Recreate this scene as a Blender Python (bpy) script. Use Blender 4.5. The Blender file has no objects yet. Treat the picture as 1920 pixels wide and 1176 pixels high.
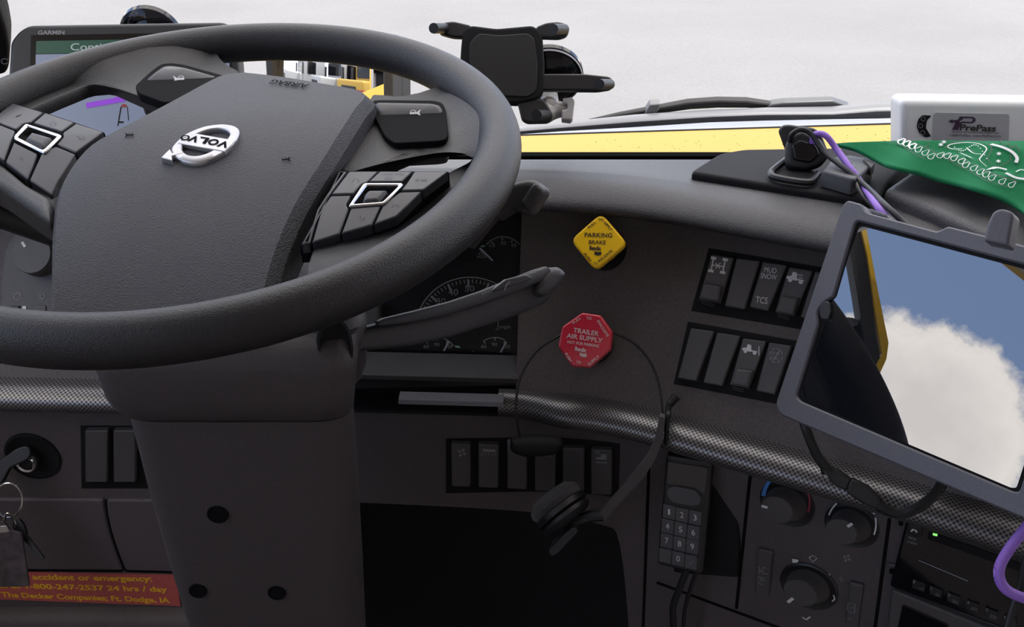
import bpy, bmesh, math, random
from mathutils import Vector, Matrix, noise as mnoise
random.seed(7)
R = math.radians
scene = bpy.context.scene
COL = scene.collection

# ------------------------------------------------------------------ camera
FPX, PITCH, CAMZ = 1900.0, R(26), 1.25
cam_data = bpy.data.cameras.new('camera')
cam_data.sensor_width = 36.0
cam_data.lens = 36.0 * FPX / 1920.0
cam_data.clip_start = 0.02
cam_data.clip_end = 400
cam = bpy.data.objects.new('camera', cam_data)
COL.objects.link(cam)
cam.location = (0, 0, CAMZ)
cam.rotation_euler = (R(90) - PITCH, 0, 0)
scene.camera = cam

# ------------------------------------------------------------------ sky, sun, exposure
scene.view_settings.view_transform = 'Standard'
scene.view_settings.look = 'None'
scene.view_settings.gamma = 1.0
scene.view_settings.use_curve_mapping = False
scene.view_settings.exposure = 0.14

world = bpy.data.worlds.new('sky')
scene.world = world
world.use_nodes = True
wn = world.node_tree
wn.nodes.clear()


def nd(tree, typ, **kw):
    n = tree.nodes.new(typ)
    for k, v in kw.items():
        if k in n.inputs.keys() if isinstance(k, str) else False:
            n.inputs[k].default_value = v
        else:
            setattr(n, k, v)
    return n


def ramp(tree, stops, interp='LINEAR'):
    n = tree.nodes.new('ShaderNodeValToRGB')
    cr = n.color_ramp
    cr.interpolation = interp
    while len(cr.elements) > 1:
        cr.elements.remove(cr.elements[-1])
    cr.elements[0].position = stops[0][0]
    c = stops[0][1]
    cr.elements[0].color = (*c, 1) if len(c) == 3 else c
    for p, c in stops[1:]:
        e = cr.elements.new(p)
        e.color = (*c, 1) if len(c) == 3 else c
    return n


SKY = 2.3
tc = nd(wn, 'ShaderNodeTexCoord')
sep = nd(wn, 'ShaderNodeSeparateXYZ')
wn.links.new(tc.outputs['Generated'], sep.inputs[0])
blue = ramp(wn, [(0.0, (0.80, 0.82, 0.86)), (0.12, (0.50, 0.62, 0.84)), (0.30, (0.30, 0.44, 0.76)), (0.7, (0.26, 0.38, 0.66)), (1.0, (0.30, 0.40, 0.62))])
wn.links.new(sep.outputs['Z'], blue.inputs[0])
cl = nd(wn, 'ShaderNodeTexNoise')
cl.inputs['Scale'].default_value = 2.6
cl.inputs['Detail'].default_value = 9.0
cl.inputs['Roughness'].default_value = 0.58
cmap = nd(wn, 'ShaderNodeMapping')
cmap.inputs['Location'].default_value = (0.35, 0.9, 0.2)
cmap.inputs['Scale'].default_value = (1.0, 1.0, 1.7)
wn.links.new(tc.outputs['Generated'], cmap.inputs[0])
wn.links.new(cmap.outputs[0], cl.inputs['Vector'])
# one big cumulus standing off the driver's side, open blue round it
CUM = Vector((-0.932, -0.03, 0.362)).normalized()
dotn = nd(wn, 'ShaderNodeVectorMath', operation='DOT_PRODUCT')
nrm = nd(wn, 'ShaderNodeVectorMath', operation='NORMALIZE')
wn.links.new(tc.outputs['Generated'], nrm.inputs[0])
wn.links.new(nrm.outputs[0], dotn.inputs[0])
dotn.inputs[1].default_value = CUM
def wmap(src, a, b, c, d):
    n = nd(wn, 'ShaderNodeMapRange')
    for k_, v_ in zip(('From Min', 'From Max', 'To Min', 'To Max'), (a, b, c, d)):
        n.inputs[k_].default_value = v_
    wn.links.new(src, n.inputs['Value'])
    return n.outputs[0]
def wadd(a, b):
    n = nd(wn, 'ShaderNodeMath', operation='ADD')
    wn.links.new(a, n.inputs[0]); wn.links.new(b, n.inputs[1])
    return n.outputs[0]
fine = nd(wn, 'ShaderNodeTexNoise')
fine.inputs['Scale'].default_value = 22.0
fine.inputs['Detail'].default_value = 6.0
fine.inputs['Roughness'].default_value = 0.6
wn.links.new(tc.outputs['Generated'], fine.inputs['Vector'])
cloudv = wadd(cl.outputs['Fac'], wmap(sep.outputs['Z'], 0.45, 0.8, 0.0, 0.12))
cloudv = wadd(cloudv, wmap(dotn.outputs['Value'], 0.93, 0.985, 0.0, -0.16))
cloudv = wadd(cloudv, wmap(dotn.outputs['Value'], 0.9895, 0.9985, 0.0, 0.36))
cloudv = wadd(cloudv, wmap(fine.outputs['Fac'], 0.3, 0.7, -0.07, 0.07))
cmask = ramp(wn, [(0.50, (0, 0, 0)), (0.58, (1, 1, 1))])
wn.links.new(cloudv, cmask.inputs[0])
ccol = ramp(wn, [(0.50, (1.25, 1.18, 1.14)), (0.62, (1.55, 1.45, 1.38)), (0.85, (1.25, 1.17, 1.14))])
wn.links.new(cloudv, ccol.inputs[0])
mixc = nd(wn, 'ShaderNodeMix', data_type='RGBA')
wn.links.new(cmask.outputs[0], mixc.inputs[0])
wn.links.new(blue.outputs[0], mixc.inputs[6])
wn.links.new(ccol.outputs[0], mixc.inputs[7])
bg = nd(wn, 'ShaderNodeBackground')
bg.inputs['Strength'].default_value = SKY
wn.links.new(mixc.outputs[2], bg.inputs['Color'])
wo = nd(wn, 'ShaderNodeOutputWorld')
wn.links.new(bg.outputs[0], wo.inputs[0])

sun_d = bpy.data.lights.new('sun', 'SUN')
sun_d.energy = 4.5
sun_d.angle = R(0.6)
sun_d.color = (1.0, 0.96, 0.9)
sun = bpy.data.objects.new('sun', sun_d)
COL.objects.link(sun)
SUN_DIR = Vector((0.35, -0.30, 0.89)).normalized()      # towards the sun: high, behind and over the passenger side
sun.rotation_euler = SUN_DIR.to_track_quat('Z', 'Y').to_euler()

# ------------------------------------------------------------------ projection helpers
CAM = Vector((0, 0, CAMZ))
CR = Vector((1, 0, 0))
CU = Vector((0, math.sin(PITCH), math.cos(PITCH)))
CF = Vector((0, math.cos(PITCH), -math.sin(PITCH)))


def ray(u, v):
    return CF + CR * ((u - 960) / FPX) + CU * ((588 - v) / FPX)


def at(u, v, depth):
    return CAM + ray(u, v) * depth


def proj(p):
    q = Vector(p) - CAM
    z = q.dot(CF)
    return 960 + FPX * q.dot(CR) / z, 588 - FPX * q.dot(CU) / z


class Fr:
    """a local frame in the cab: x right, y up, z out of the surface; hf = height field on it"""
    def __init__(s, o, ex, ey, hf=None):
        s.o = Vector(o)
        s.ex = Vector(ex).normalized()
        ey = Vector(ey)
        s.ey = (ey - s.ex * ey.dot(s.ex)).normalized()
        s.ez = s.ex.cross(s.ey)
        s.hf = hf

    def w(s, x, y, z=0.0):
        if s.hf:
            z += s.hf(x, y)
        return s.o + s.ex * x + s.ey * y + s.ez * z

    def px(s, u, v, h=0.0):
        d = ray(u, v)
        q = CAM - s.o
        hh = h
        x = y = 0.0
        for _ in range(14 if s.hf else 1):
            t = (hh - q.dot(s.ez)) / d.dot(s.ez)
            p = q + d * t
            x, y = p.dot(s.ex), p.dot(s.ey)
            if s.hf:
                hh = 0.5 * hh + 0.5 * (h + s.hf(x, y))
        return Vector((x, y))

    def pxs(s, pts, h=0.0):
        return [s.px(p_[0], p_[1], h) for p_ in pts]

    def mat(s):
        return Matrix(((s.ex.x, s.ey.x, s.ez.x, s.o.x), (s.ex.y, s.ey.y, s.ez.y, s.o.y), (s.ex.z, s.ey.z, s.ez.z, s.o.z), (0, 0, 0, 1)))

    def moved(s, x=0, y=0, z=0, rot=0.0):
        f = Fr(s.w(x, y, z), s.ex * math.cos(rot) + s.ey * math.sin(rot), s.ey * math.cos(rot) - s.ex * math.sin(rot))
        return f


def catmull(pts, n=6, closed=False):
    pts = [Vector(p) for p in pts]
    if len(pts) < 3:
        return pts
    out = []
    m = len(pts)
    rng = range(m) if closed else range(m - 1)
    for i in rng:
        if closed:
            p0, p1, p2, p3 = pts[i - 1], pts[i], pts[(i + 1) % m], pts[(i + 2) % m]
        else:
            p1, p2 = pts[i], pts[i + 1]
            p0 = pts[i - 1] if i else p1 * 2 - p2
            p3 = pts[i + 2] if i + 2 < m else p2 * 2 - p1
        for k in range(n):
            t = k / n
            out.append(0.5 * ((2 * p1) + (p2 - p0) * t + (2 * p0 - 5 * p1 + 4 * p2 - p3) * t * t + (3 * p1 - p0 - 3 * p2 + p3) * t ** 3))
    if not closed:
        out.append(pts[-1])
    return out


def fillet(pts, r, n=4):
    """round the corners of a 2-D polygon"""
    out = []
    m = len(pts)
    for i in range(m):
        p = Vector(pts[i][:2])
        a = Vector(pts[i - 1][:2]) - p
        b = Vector(pts[(i + 1) % m][:2]) - p
        rr = r[i] if isinstance(r, (list, tuple)) else r
        k = min(rr, a.length * 0.45, b.length * 0.45)
        if k <= 0:
            out.append(p)
            continue
        pa, pb = p + a.normalized() * k, p + b.normalized() * k
        for j in range(n + 1):
            t = j / n
            out.append(pa * (1 - t) ** 2 + p * 2 * t * (1 - t) + pb * t * t)
    return out


def rrect(x0, y0, x1, y1, r, n=4):
    return fillet([(x0, y0), (x1, y0), (x1, y1), (x0, y1)], r, n)


def circ(cx, cy, r, n=24, ry=None, a0=0.0):
    ry = ry or r
    return [Vector((cx + r * math.cos(a0 + 2 * math.pi * i / n), cy + ry * math.sin(a0 + 2 * math.pi * i / n))) for i in range(n)]


def area2(pts):
    return sum(pts[i - 1][0] * pts[i][1] - pts[i][0] * pts[i - 1][1] for i in range(len(pts)))


def inset(pts, k):
    """offset a counter-clockwise polygon inwards by k; edges that would turn over are dropped"""
    P_ = [Vector(p[:2]) for p in pts]
    m = len(P_)
    D, O = [], []
    for i in range(m):
        d = P_[(i + 1) % m] - P_[i]
        D.append(d.normalized() if d.length > 1e-9 else None)
        O.append(P_[i] + Vector((-D[i].y, D[i].x)) * k if D[i] else None)
    alive = [d is not None for d in D]

    def prv(i):
        for q in range(1, m + 1):
            if alive[(i - q) % m]:
                return (i - q) % m
    def nxt(i):
        for q in range(0, m):
            if alive[(i + q) % m]:
                return (i + q) % m
    def meet(a, b):
        den = D[a].x * D[b].y - D[a].y * D[b].x
        if abs(den) < 1e-4:
            j = P_[b] + Vector((-D[b].y, D[b].x)) * k
            return j
        w = O[b] - O[a]
        t = (w.x * D[b].y - w.y * D[b].x) / den
        q = O[a] + D[a] * t
        if (q - P_[b]).length > 3 * abs(k) + (P_[b] - P_[(a + 1) % m]).length:
            return P_[b] + Vector((-D[b].y, D[b].x)) * k
        return q
    for _ in range(m):
        if sum(alive) <= 3:
            break
        worst, wi = -1e-9, None
        for i in range(m):
            if alive[i]:
                ln = (meet(i, nxt((i + 1) % m)) - meet(prv(i), i)).dot(D[i])
                if ln < worst:
                    worst, wi = ln, i
        if wi is None:
            break
        alive[wi] = False
    return [meet(prv(i), nxt(i)) for i in range(m)]


_font_cache = {}


def text_shape(s, bold=0.0):
    """outline of a word as flat faces, scaled to its own box (-.5 .. .5)"""
    key = (s, bold)
    if key in _font_cache:
        return _font_cache[key]
    cu = bpy.data.curves.new('lettering', 'FONT')
    cu.body = s
    cu.size = 1.0
    cu.offset = bold
    cu.resolution_u = 3
    ob = bpy.data.objects.new('lettering', cu)
    me = ob.to_mesh()
    vs = [v.co.copy() for v in me.vertices]
    fs = [tuple(p.vertices) for p in me.polygons]
    ob.to_mesh_clear()
    bpy.data.objects.remove(ob)
    bpy.data.curves.remove(cu)
    x0, x1 = min(v.x for v in vs), max(v.x for v in vs)
    y0, y1 = min(v.y for v in vs), max(v.y for v in vs)
    w, h = max(x1 - x0, 1e-6), max(y1 - y0, 1e-6)
    vs = [((v.x - x0) / w - 0.5, (v.y - y0) / h - 0.5) for v in vs]
    _font_cache[key] = (vs, fs, w / h)
    return _font_cache[key]


class MB:
    """collects faces in world space; out() links them as one mesh object"""
    def __init__(s):
        s.v, s.f, s.uv = [], [], {}

    def add(s, vs, fs):
        b = len(s.v)
        s.v += [Vector(p) for p in vs]
        s.f += [tuple(i + b for i in f) for f in fs]
        return b

    def rings(s, rings, closed=True, cap0=False, cap1=False):
        m = len(rings[0])
        b = len(s.v)
        for r in rings:
            s.v += [Vector(p) for p in r]
        for i in range(len(rings) - 1):
            for j in range(m if closed else m - 1):
                k = (j + 1) % m
                s.f.append((b + i * m + j, b + i * m + k, b + (i + 1) * m + k, b + (i + 1) * m + j))
        if cap0:
            s.f.append(tuple(b + j for j in reversed(range(m))))
        if cap1:
            s.f.append(tuple(b + (len(rings) - 1) * m + j for j in range(m)))
        return s

    def plate(s, fr, pts, h0, h1, bev=0.0, seg=3, bottom=True, top=True):
        pts = [Vector(p[:2]) for p in pts]
        if area2(pts) < 0:
            pts = pts[::-1]
        rs = [[fr.w(p.x, p.y, h0) for p in pts]]
        if bev > 0:
            for i in range(seg + 1):
                a = i / seg * math.pi / 2
                q = inset(pts, bev * (1 - math.cos(a)))
                rs.append([fr.w(p.x, p.y, h1 - bev + bev * math.sin(a)) for p in q])
            rs.append([fr.w(p.x, p.y, h1) for p in inset(pts, bev * 1.25)])
        else:
            rs.append([fr.w(p.x, p.y, h1) for p in pts])
        return s.rings(rs, True, bottom, top)

    def plate_px(s, fr, pxpts, h0, h1, bev=0.0, r=0, seg=3):
        if r:
            pxpts = fillet(pxpts, r)
        return s.plate(fr, fr.pxs(pxpts, h1), h0, h1, bev, seg)

    def frame(s, fr, outer, inner, h0, h1, bev=0.0):
        """flat ring between two outlines with the same number of points"""
        o = [Vector(p[:2]) for p in outer]
        i_ = [Vector(p[:2]) for p in inner]
        if area2(o) < 0:
            o, i_ = o[::-1], i_[::-1]
        rs = [[fr.w(p.x, p.y, h0) for p in o], [fr.w(p.x, p.y, h1 - bev) for p in o]]
        if bev:
            rs.append([fr.w(p.x, p.y, h1) for p in inset(o, bev)])
            rs.append([fr.w(p.x, p.y, h1) for p in inset(i_, -bev)])
        rs += [[fr.w(p.x, p.y, h1 - bev) for p in i_], [fr.w(p.x, p.y, h0) for p in i_]]
        if not bev:
            rs[1] = [fr.w(p.x, p.y, h1) for p in o]
        return s.rings(rs)

    def grid(s, rows, uv=None):
        m = len(rows[0])
        b = len(s.v)
        for i, r in enumerate(rows):
            for j, p in enumerate(r):
                if uv:
                    s.uv[len(s.v)] = uv[i][j]
                s.v.append(Vector(p))
        for i in range(len(rows) - 1):
            for j in range(m - 1):
                s.f.append((b + i * m + j, b + i * m + j + 1, b + (i + 1) * m + j + 1, b + (i + 1) * m + j))
        return s

    def tube(s, path, r, n=10, cap=True, sm=6, flat=None):
        path = catmull(path, sm) if sm and len(path) > 2 else [Vector(p) for p in path]
        m = len(path)
        up = Vector((0, 0, 1))
        T0 = (path[1] - path[0]).normalized()
        N = T0.orthogonal().normalized()
        rs = []
        for i, p in enumerate(path):
            T = (path[min(i + 1, m - 1)] - path[max(i - 1, 0)]).normalized()
            N = (N - T * N.dot(T)).normalized()
            B = T.cross(N)
            t = i / (m - 1)
            if callable(r):
                rr = r(t)
            elif isinstance(r, (list, tuple)):
                x = t * (len(r) - 1)
                k = min(int(x), len(r) - 2)
                rr = r[k] + (r[k + 1] - r[k]) * (x - k)
            else:
                rr = r
            rs.append([p + (N * math.cos(2 * math.pi * j / n) + B * math.sin(2 * math.pi * j / n)) * rr for j in range(n)])
        return s.rings(rs, True, cap, cap)

    def lathe(s, fr, prof, n=32, cap0=True, cap1=True, cx=0, cy=0, ry=1.0):
        """profile of (radius, height) turned about the frame's z"""
        return s.rings([[fr.w(cx + r * math.cos(2 * math.pi * j / n), cy + ry * r * math.sin(2 * math.pi * j / n), h) for j in range(n)] for r, h in prof], True, cap0, cap1)

    def box(s, x0, y0, z0, x1, y1, z1):
        v = [(x, y, z) for z in (z0, z1) for y in (y0, y1) for x in (x0, x1)]
        s.add(v, [(0, 2, 3, 1), (4, 5, 7, 6), (0, 1, 5, 4), (2, 6, 7, 3), (0, 4, 6, 2), (1, 3, 7, 5)])
        return s

    def stroke(s, fr, pts, w, h, closed=False, th=0.0):
        """flat ribbon along a 2-D line on the frame"""
        p = [Vector(q[:2]) for q in pts]
        m = len(p)
        L, Rr = [], []
        for i in range(m):
            a = p[i - 1] if (i or closed) else p[i]
            b = p[(i + 1) % m] if (i < m - 1 or closed) else p[i]
            t = (b - a)
            if t.length < 1e-9:
                t = Vector((1, 0))
            t.normalize()
            nn = Vector((-t.y, t.x)) * w * 0.5
            L.append(fr.w(p[i].x + nn.x, p[i].y + nn.y, h))
            Rr.append(fr.w(p[i].x - nn.x, p[i].y - nn.y, h))
        b0 = len(s.v)
        s.v += L + Rr
        for i in range(m if closed else m - 1):
            k = (i + 1) % m
            s.f.append((b0 + i, b0 + m + i, b0 + m + k, b0 + k))
        return s

    def stroke_px(s, fr, pts, wpx, h=0.0006, closed=False):
        q = fr.pxs(pts, h)
        c = pts[0]
        k = (fr.px(c[0] + 5, c[1], h) - fr.px(c[0] - 5, c[1], h)).length / 10
        return s.stroke(fr, q, wpx * k, h, closed)

    def poly(s, fr, pts, h):
        pts = [Vector(p[:2]) for p in pts]
        if area2(pts) < 0:
            pts = pts[::-1]
        s.add([fr.w(p.x, p.y, h) for p in pts], [tuple(range(len(pts)))])
        return s

    def poly_px(s, fr, pts, h=0.0006):
        return s.poly(fr, fr.pxs(pts, h), h)

    def text(s, fr, string, x, y, size, rot=0.0, h=0.0006, bold=0.0, wscale=1.0, relief=0.0):
        vs, fs, asp = text_shape(string, bold)
        c, sn = math.cos(rot), math.sin(rot)
        W, H = size * asp * wscale, size
        def put(hh):
            return [fr.w(x + px * W * c - py * H * sn, y + px * W * sn + py * H * c, hh) for px, py in vs]
        s.add(put(h), fs)
        return s

    def text_px(s, fr, string, u, v, wpx, hpx, slope=0.0, h=0.0006, bold=0.0, flip=False):
        """word centred at a pixel, wpx wide and hpx tall, its baseline sloping by slope"""
        k = wpx / 2 / math.hypot(1, slope)
        A, B = fr.px(u - k, v - slope * k, h), fr.px(u + k, v + slope * k, h)
        if flip:
            A, B = B, A
        hpx = hpx * math.hypot(1, slope)
        T, O = fr.px(u, v - hpx / 2, h), fr.px(u, v + hpx / 2, h)
        C = fr.px(u, v, h)
        ax = B - A
        n = Vector((-ax.y, ax.x)).normalized()
        ay = n * abs((T - O).dot(n))
        vs, fs, asp = text_shape(string, bold)
        s.add([fr.w(C.x + px * ax.x + py * ay.x, C.y + px * ax.y + py * ay.y, h) for px, py in vs], fs)
        return s

    def out(s, name, mat, parent=None, ang=35, weld=True, thick=0.0):
        me = bpy.data.meshes.new(name)
        inv = WM[parent.name].inverted() if parent is not None else Matrix()
        me.from_pydata([inv @ p for p in s.v], [], s.f)
        if s.uv:
            ul = me.uv_layers.new(name='uv')
            for lp in me.loops:
                ul.data[lp.index].uv = s.uv.get(lp.vertex_index, (0, 0))
        bm = bmesh.new()
        bm.from_mesh(me)
        if weld and not s.uv:
            bmesh.ops.remove_doubles(bm, verts=bm.verts, dist=1e-6)
        bmesh.ops.recalc_face_normals(bm, faces=bm.faces)
        bm.to_mesh(me)
        bm.free()
        me.shade_smooth()
        me.set_sharp_from_angle(angle=R(ang))
        me.materials.append(mat)
        ob = bpy.data.objects.new(name, me)
        COL.objects.link(ob)
        if parent is not None:
            ob.parent = parent
            WM[ob.name] = WM[parent.name].copy()
        else:
            WM[ob.name] = Matrix()
        if thick:
            md = ob.modifiers.new('thickness', 'SOLIDIFY')
            md.thickness = thick
            md.offset = -1
        return ob


WM = {}


def tag(o, label, cat, group=None, kind=None):
    o['label'] = label
    o['category'] = cat
    if group:
        o['group'] = group
    if kind:
        o['kind'] = kind
    return o


def thing(name, label, cat, loc, group=None):
    o = bpy.data.objects.new(name, None)
    COL.objects.link(o)
    m = loc.mat() if isinstance(loc, Fr) else Matrix.Translation(Vector(loc))
    o.matrix_world = m
    o.empty_display_size = 0.02
    WM[o.name] = m.copy()
    return tag(o, label, cat, group)


def structure(o):
    o['kind'] = 'structure'
    return o


# ------------------------------------------------------------------ materials
def bsdf(name):
    m = bpy.data.materials.new(name)
    m.use_nodes = True
    t = m.node_tree
    return m, t, t.nodes['Principled BSDF']


def mat(name, col, rough=0.5, metal=0.0, spec=0.5, coat=0.0, bump=0.0, bscale=600.0, speck=0.0, sscale=900.0, emit=0.0, vary=0.0, vscale=8.0, sheen=0.0):
    """plain finish with procedural grain (bump), specks and slow colour variation"""
    m, t, b = bsdf(name)
    b.inputs['Base Color'].default_value = (*col, 1)
    b.inputs['Roughness'].default_value = rough
    b.inputs['Metallic'].default_value = metal
    b.inputs['Specular IOR Level'].default_value = spec
    b.inputs['Coat Weight'].default_value = coat
    b.inputs['Coat Roughness'].default_value = 0.05
    if sheen:
        b.inputs['Sheen Weight'].default_value = sheen
    if emit:
        b.inputs['Emission Color'].default_value = (*col, 1)
        b.inputs['Emission Strength'].default_value = emit
    tcn = t.nodes.new('ShaderNodeTexCoord')
    last = None
    if vary or speck:
        base = t.nodes.new('ShaderNodeRGB')
        base.outputs[0].default_value = (*col, 1)
        last = base.outputs[0]
        for amt, sc, det in ((vary, vscale, 5.0), (speck, sscale, 2.0)):
            if not amt:
                continue
            nz = t.nodes.new('ShaderNodeTexNoise')
            nz.inputs['Scale'].default_value = sc
            nz.inputs['Detail'].default_value = det
            t.links.new(tcn.outputs['Object'], nz.inputs['Vector'])
            mr = t.nodes.new('ShaderNodeMapRange')
            mr.inputs['From Min'].default_value = 0.3
            mr.inputs['From Max'].default_value = 0.7
            mr.inputs['To Min'].default_value = 1 - amt
            mr.inputs['To Max'].default_value = 1 + amt
            t.links.new(nz.outputs['Fac'], mr.inputs['Value'])
            mx = t.nodes.new('ShaderNodeVectorMath')
            mx.operation = 'SCALE'
            t.links.new(last, mx.inputs[0])
            t.links.new(mr.outputs[0], mx.inputs['Scale'])
            last = mx.outputs[0]
        t.links.new(last, b.inputs['Base Color'])
    if bump:
        nz = t.nodes.new('ShaderNodeTexNoise')
        nz.inputs['Scale'].default_value = bscale
        nz.inputs['Detail'].default_value = 3.0
        t.links.new(tcn.outputs['Object'], nz.inputs['Vector'])
        bp = t.nodes.new('ShaderNodeBump')
        bp.inputs['Strength'].default_value = bump
        bp.inputs['Distance'].default_value = 0.0016
        t.links.new(nz.outputs['Fac'], bp.inputs['Height'])
        t.links.new(bp.outputs[0], b.inputs['Normal'])
    return m


M = dict(
    wheel=mat('wheel_grain', (0.0145, 0.0138, 0.0155), 0.42, spec=.42, bump=0.42, bscale=1100, vary=0.12, vscale=14),
    pad=mat('airbag_grain', (0.034, 0.034, 0.041), 0.5, bump=0.8, bscale=1050, vary=0.1, vscale=12),
    button=mat('button_satin', (0.030, 0.030, 0.036), 0.4),
    groove=mat('groove_black', (0.004, 0.004, 0.005), 0.8, spec=.1),
    horn=mat('horn_key', (0.028, 0.028, 0.033), 0.36),
    dash=mat('dash_grain', (0.042, 0.0405, 0.044), 0.40, bump=0.6, bscale=1000, vary=0.12, vscale=10),
    pod=mat('pod_grain', (0.012, 0.012, 0.014), 0.65, spec=.15, bump=0.35, bscale=1100),
    panel=mat('panel_soft', (0.082, 0.070, 0.069), 0.62, bump=0.35, bscale=1500, speck=0.5, sscale=1300),
    lower=mat('lower_grain', (0.074, 0.063, 0.068), 0.6, bump=0.4, bscale=1200, speck=0.25, sscale=1200),
    shroud=mat('shroud_grain', (0.046, 0.039, 0.042), 0.5, bump=0.35, bscale=1100, speck=0.2),
    black=mat('black_plastic', (0.010, 0.010, 0.012), 0.45),
    matte=mat('matte_black', (0.005, 0.005, 0.006), 0.75, spec=.25),
    switch=mat('switch_satin', (0.066, 0.062, 0.064), 0.5, bump=0.15, bscale=2000, speck=0.12),
    ink=mat('white_ink', (0.62, 0.62, 0.62), 0.6),
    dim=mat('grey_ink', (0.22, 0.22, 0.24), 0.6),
    dimmer=mat('faint_ink', (0.10, 0.10, 0.11), 0.6),
    chrome=mat('satin_chrome', (0.50, 0.50, 0.51), 0.25, metal=1.0),
    silver=mat('silver_emblem', (0.42, 0.42, 0.44), 0.38, metal=0.9, vary=0.1, vscale=60),
    steel=mat('polished_steel', (0.65, 0.64, 0.63), 0.18, metal=1.0),
    grey=mat('stalk_grey', (0.036, 0.036, 0.041), 0.5, bump=0.25, bscale=1000, speck=0.15),
    yellow=mat('knob_yellow', (0.98, 0.60, 0.008), 0.34, spec=0.5),
    red=mat('knob_red', (0.50, 0.02, 0.045), 0.2, spec=0.6, coat=0.4),
    inkblack=mat('black_ink', (0.02, 0.018, 0.012), 0.6),
    dial=mat('dial_black', (0.006, 0.006, 0.008), 0.35),
    needle=mat('needle_grey', (0.32, 0.32, 0.36), 0.5),
    tabframe=mat('tablet_case', (0.082, 0.082, 0.098), 0.5, bump=0.12, bscale=1800, speck=0.1),
    cable=mat('cable_black', (0.012, 0.012, 0.013), 0.45, spec=.35),
    white=mat('white_plastic', (0.78, 0.78, 0.78), 0.45),
    foam=mat('black_foam', (0.030, 0.028, 0.032), 0.95, bump=0.9, bscale=900, sheen=0.3),
    gloss=mat('gloss_black', (0.005, 0.005, 0.007), 0.05, spec=0.4),
    rubber=mat('rubber_black', (0.008, 0.008, 0.009), 0.5),
)

# ------------------------------------------------------------------ the yard outside
GZ = -1.30
gm, gt, gb = bsdf('concrete_yard')
gtc = gt.nodes.new('ShaderNodeTexCoord')
def gnoise(scale, detail, lo, hi, a, b):
    n = gt.nodes.new('ShaderNodeTexNoise')
    n.inputs['Scale'].default_value = scale
    n.inputs['Detail'].default_value = detail
    gt.links.new(gtc.outputs['Object'], n.inputs['Vector'])
    m = gt.nodes.new('ShaderNodeMapRange')
    for k, v in zip(('From Min', 'From Max', 'To Min', 'To Max'), (lo, hi, a, b)):
        m.inputs[k].default_value = v
    gt.links.new(n.outputs['Fac'], m.inputs['Value'])
    return m.outputs[0]
def gmul(a, b):
    m = gt.nodes.new('ShaderNodeMath')
    m.operation = 'MULTIPLY'
    gt.links.new(a, m.inputs[0])
    gt.links.new(b, m.inputs[1])
    return m.outputs[0]
fac = gmul(gmul(gnoise(38, 3, .3, .7, .90, 1.08), gnoise(140, 2, .3, .7, .90, 1.10)), gnoise(0.5, 5, .3, .7, .93, 1.06))
gsc = gt.nodes.new('ShaderNodeVectorMath')
gsc.operation = 'SCALE'
gsc.inputs[0].default_value = (0.176, 0.173, 0.172)
gt.links.new(fac, gsc.inputs['Scale'])
gt.links.new(gsc.outputs[0], gb.inputs['Base Color'])
gb.inputs['Roughness'].default_value = 0.9
mb = MB(); mb.add([(-90, -70, GZ), (90, -70, GZ), (90, 120, GZ), (-90, 120, GZ)], [(0, 1, 2, 3)])
ground = structure(mb.out('ground', gm))

# ------------------------------------------------------------------ dashboard sweep
def sm(x):
    x = max(0.0, min(1.0, x))
    return x * x * (3 - 2 * x)
def yaw(s):
    return R(3 + 27 * sm((s + 0.02) / 0.24))
_ds = 0.005
_tab = {}
x, y = 0.005, 0.962
_tab[0] = (x, y)
for i in range(1, 260):
    a = yaw((i - 0.5) * _ds)
    x += math.cos(a) * _ds; y -= math.sin(a) * _ds
    _tab[i] = (x, y)
x, y = 0.005, 0.962
for i in range(1, 300):
    a = yaw(-(i - 0.5) * _ds)
    x -= math.cos(a) * _ds; y += math.sin(a) * _ds
    _tab[-i] = (x, y)
def Cs(s):
    k = math.floor(s / _ds); t = s / _ds - k
    a, b = _tab[k], _tab[k + 1]
    return a[0] + (b[0] - a[0]) * t, a[1] + (b[1] - a[1]) * t
def dpt(s, d, z):
    cx, cy = Cs(s); a = yaw(s)
    return Vector((cx - math.sin(a) * d, cy - math.cos(a) * d, z))
DW = lambda z: (0.867 - z) * 0.577
DL = lambda z: 0.075 - (0.70 - z) * 0.075
def solve(dz, u, v, s=0.0, z=0.75):
    for _ in range(30):
        def q(s_, z_):
            return proj(dpt(s_, dz(z_), z_))
        a = q(s, z); e = 1e-4
        b = q(s + e, z); c = q(s, z + e)
        j11, j21 = (b[0] - a[0]) / e, (b[1] - a[1]) / e
        j12, j22 = (c[0] - a[0]) / e, (c[1] - a[1]) / e
        det = j11 * j22 - j12 * j21
        ru, rv = u - a[0], v - a[1]
        s += max(-.1, min(.1, (ru * j22 - rv * j12) / det)); z += max(-.1, min(.1, (rv * j11 - ru * j21) / det))
        s = max(-1.2, min(1.1, s))
    return s, z
def dfr(dz, u, v, off=0.0):
    s, z = solve(dz, u, v)
    p = dpt(s, dz(z), z)
    ex = dpt(s + .003, dz(z), z) - dpt(s - .003, dz(z), z)
    ey = dpt(s, dz(z + .003), z + .003) - dpt(s, dz(z - .003), z - .003)
    f = Fr(p, ex, ey)
    if off:
        f.o += f.ez * off
    return f
def srange(a, b, n):
    return [a + (b - a) * i / n for i in range(n + 1)]
S0, S1 = -0.85, 0.80

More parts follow.
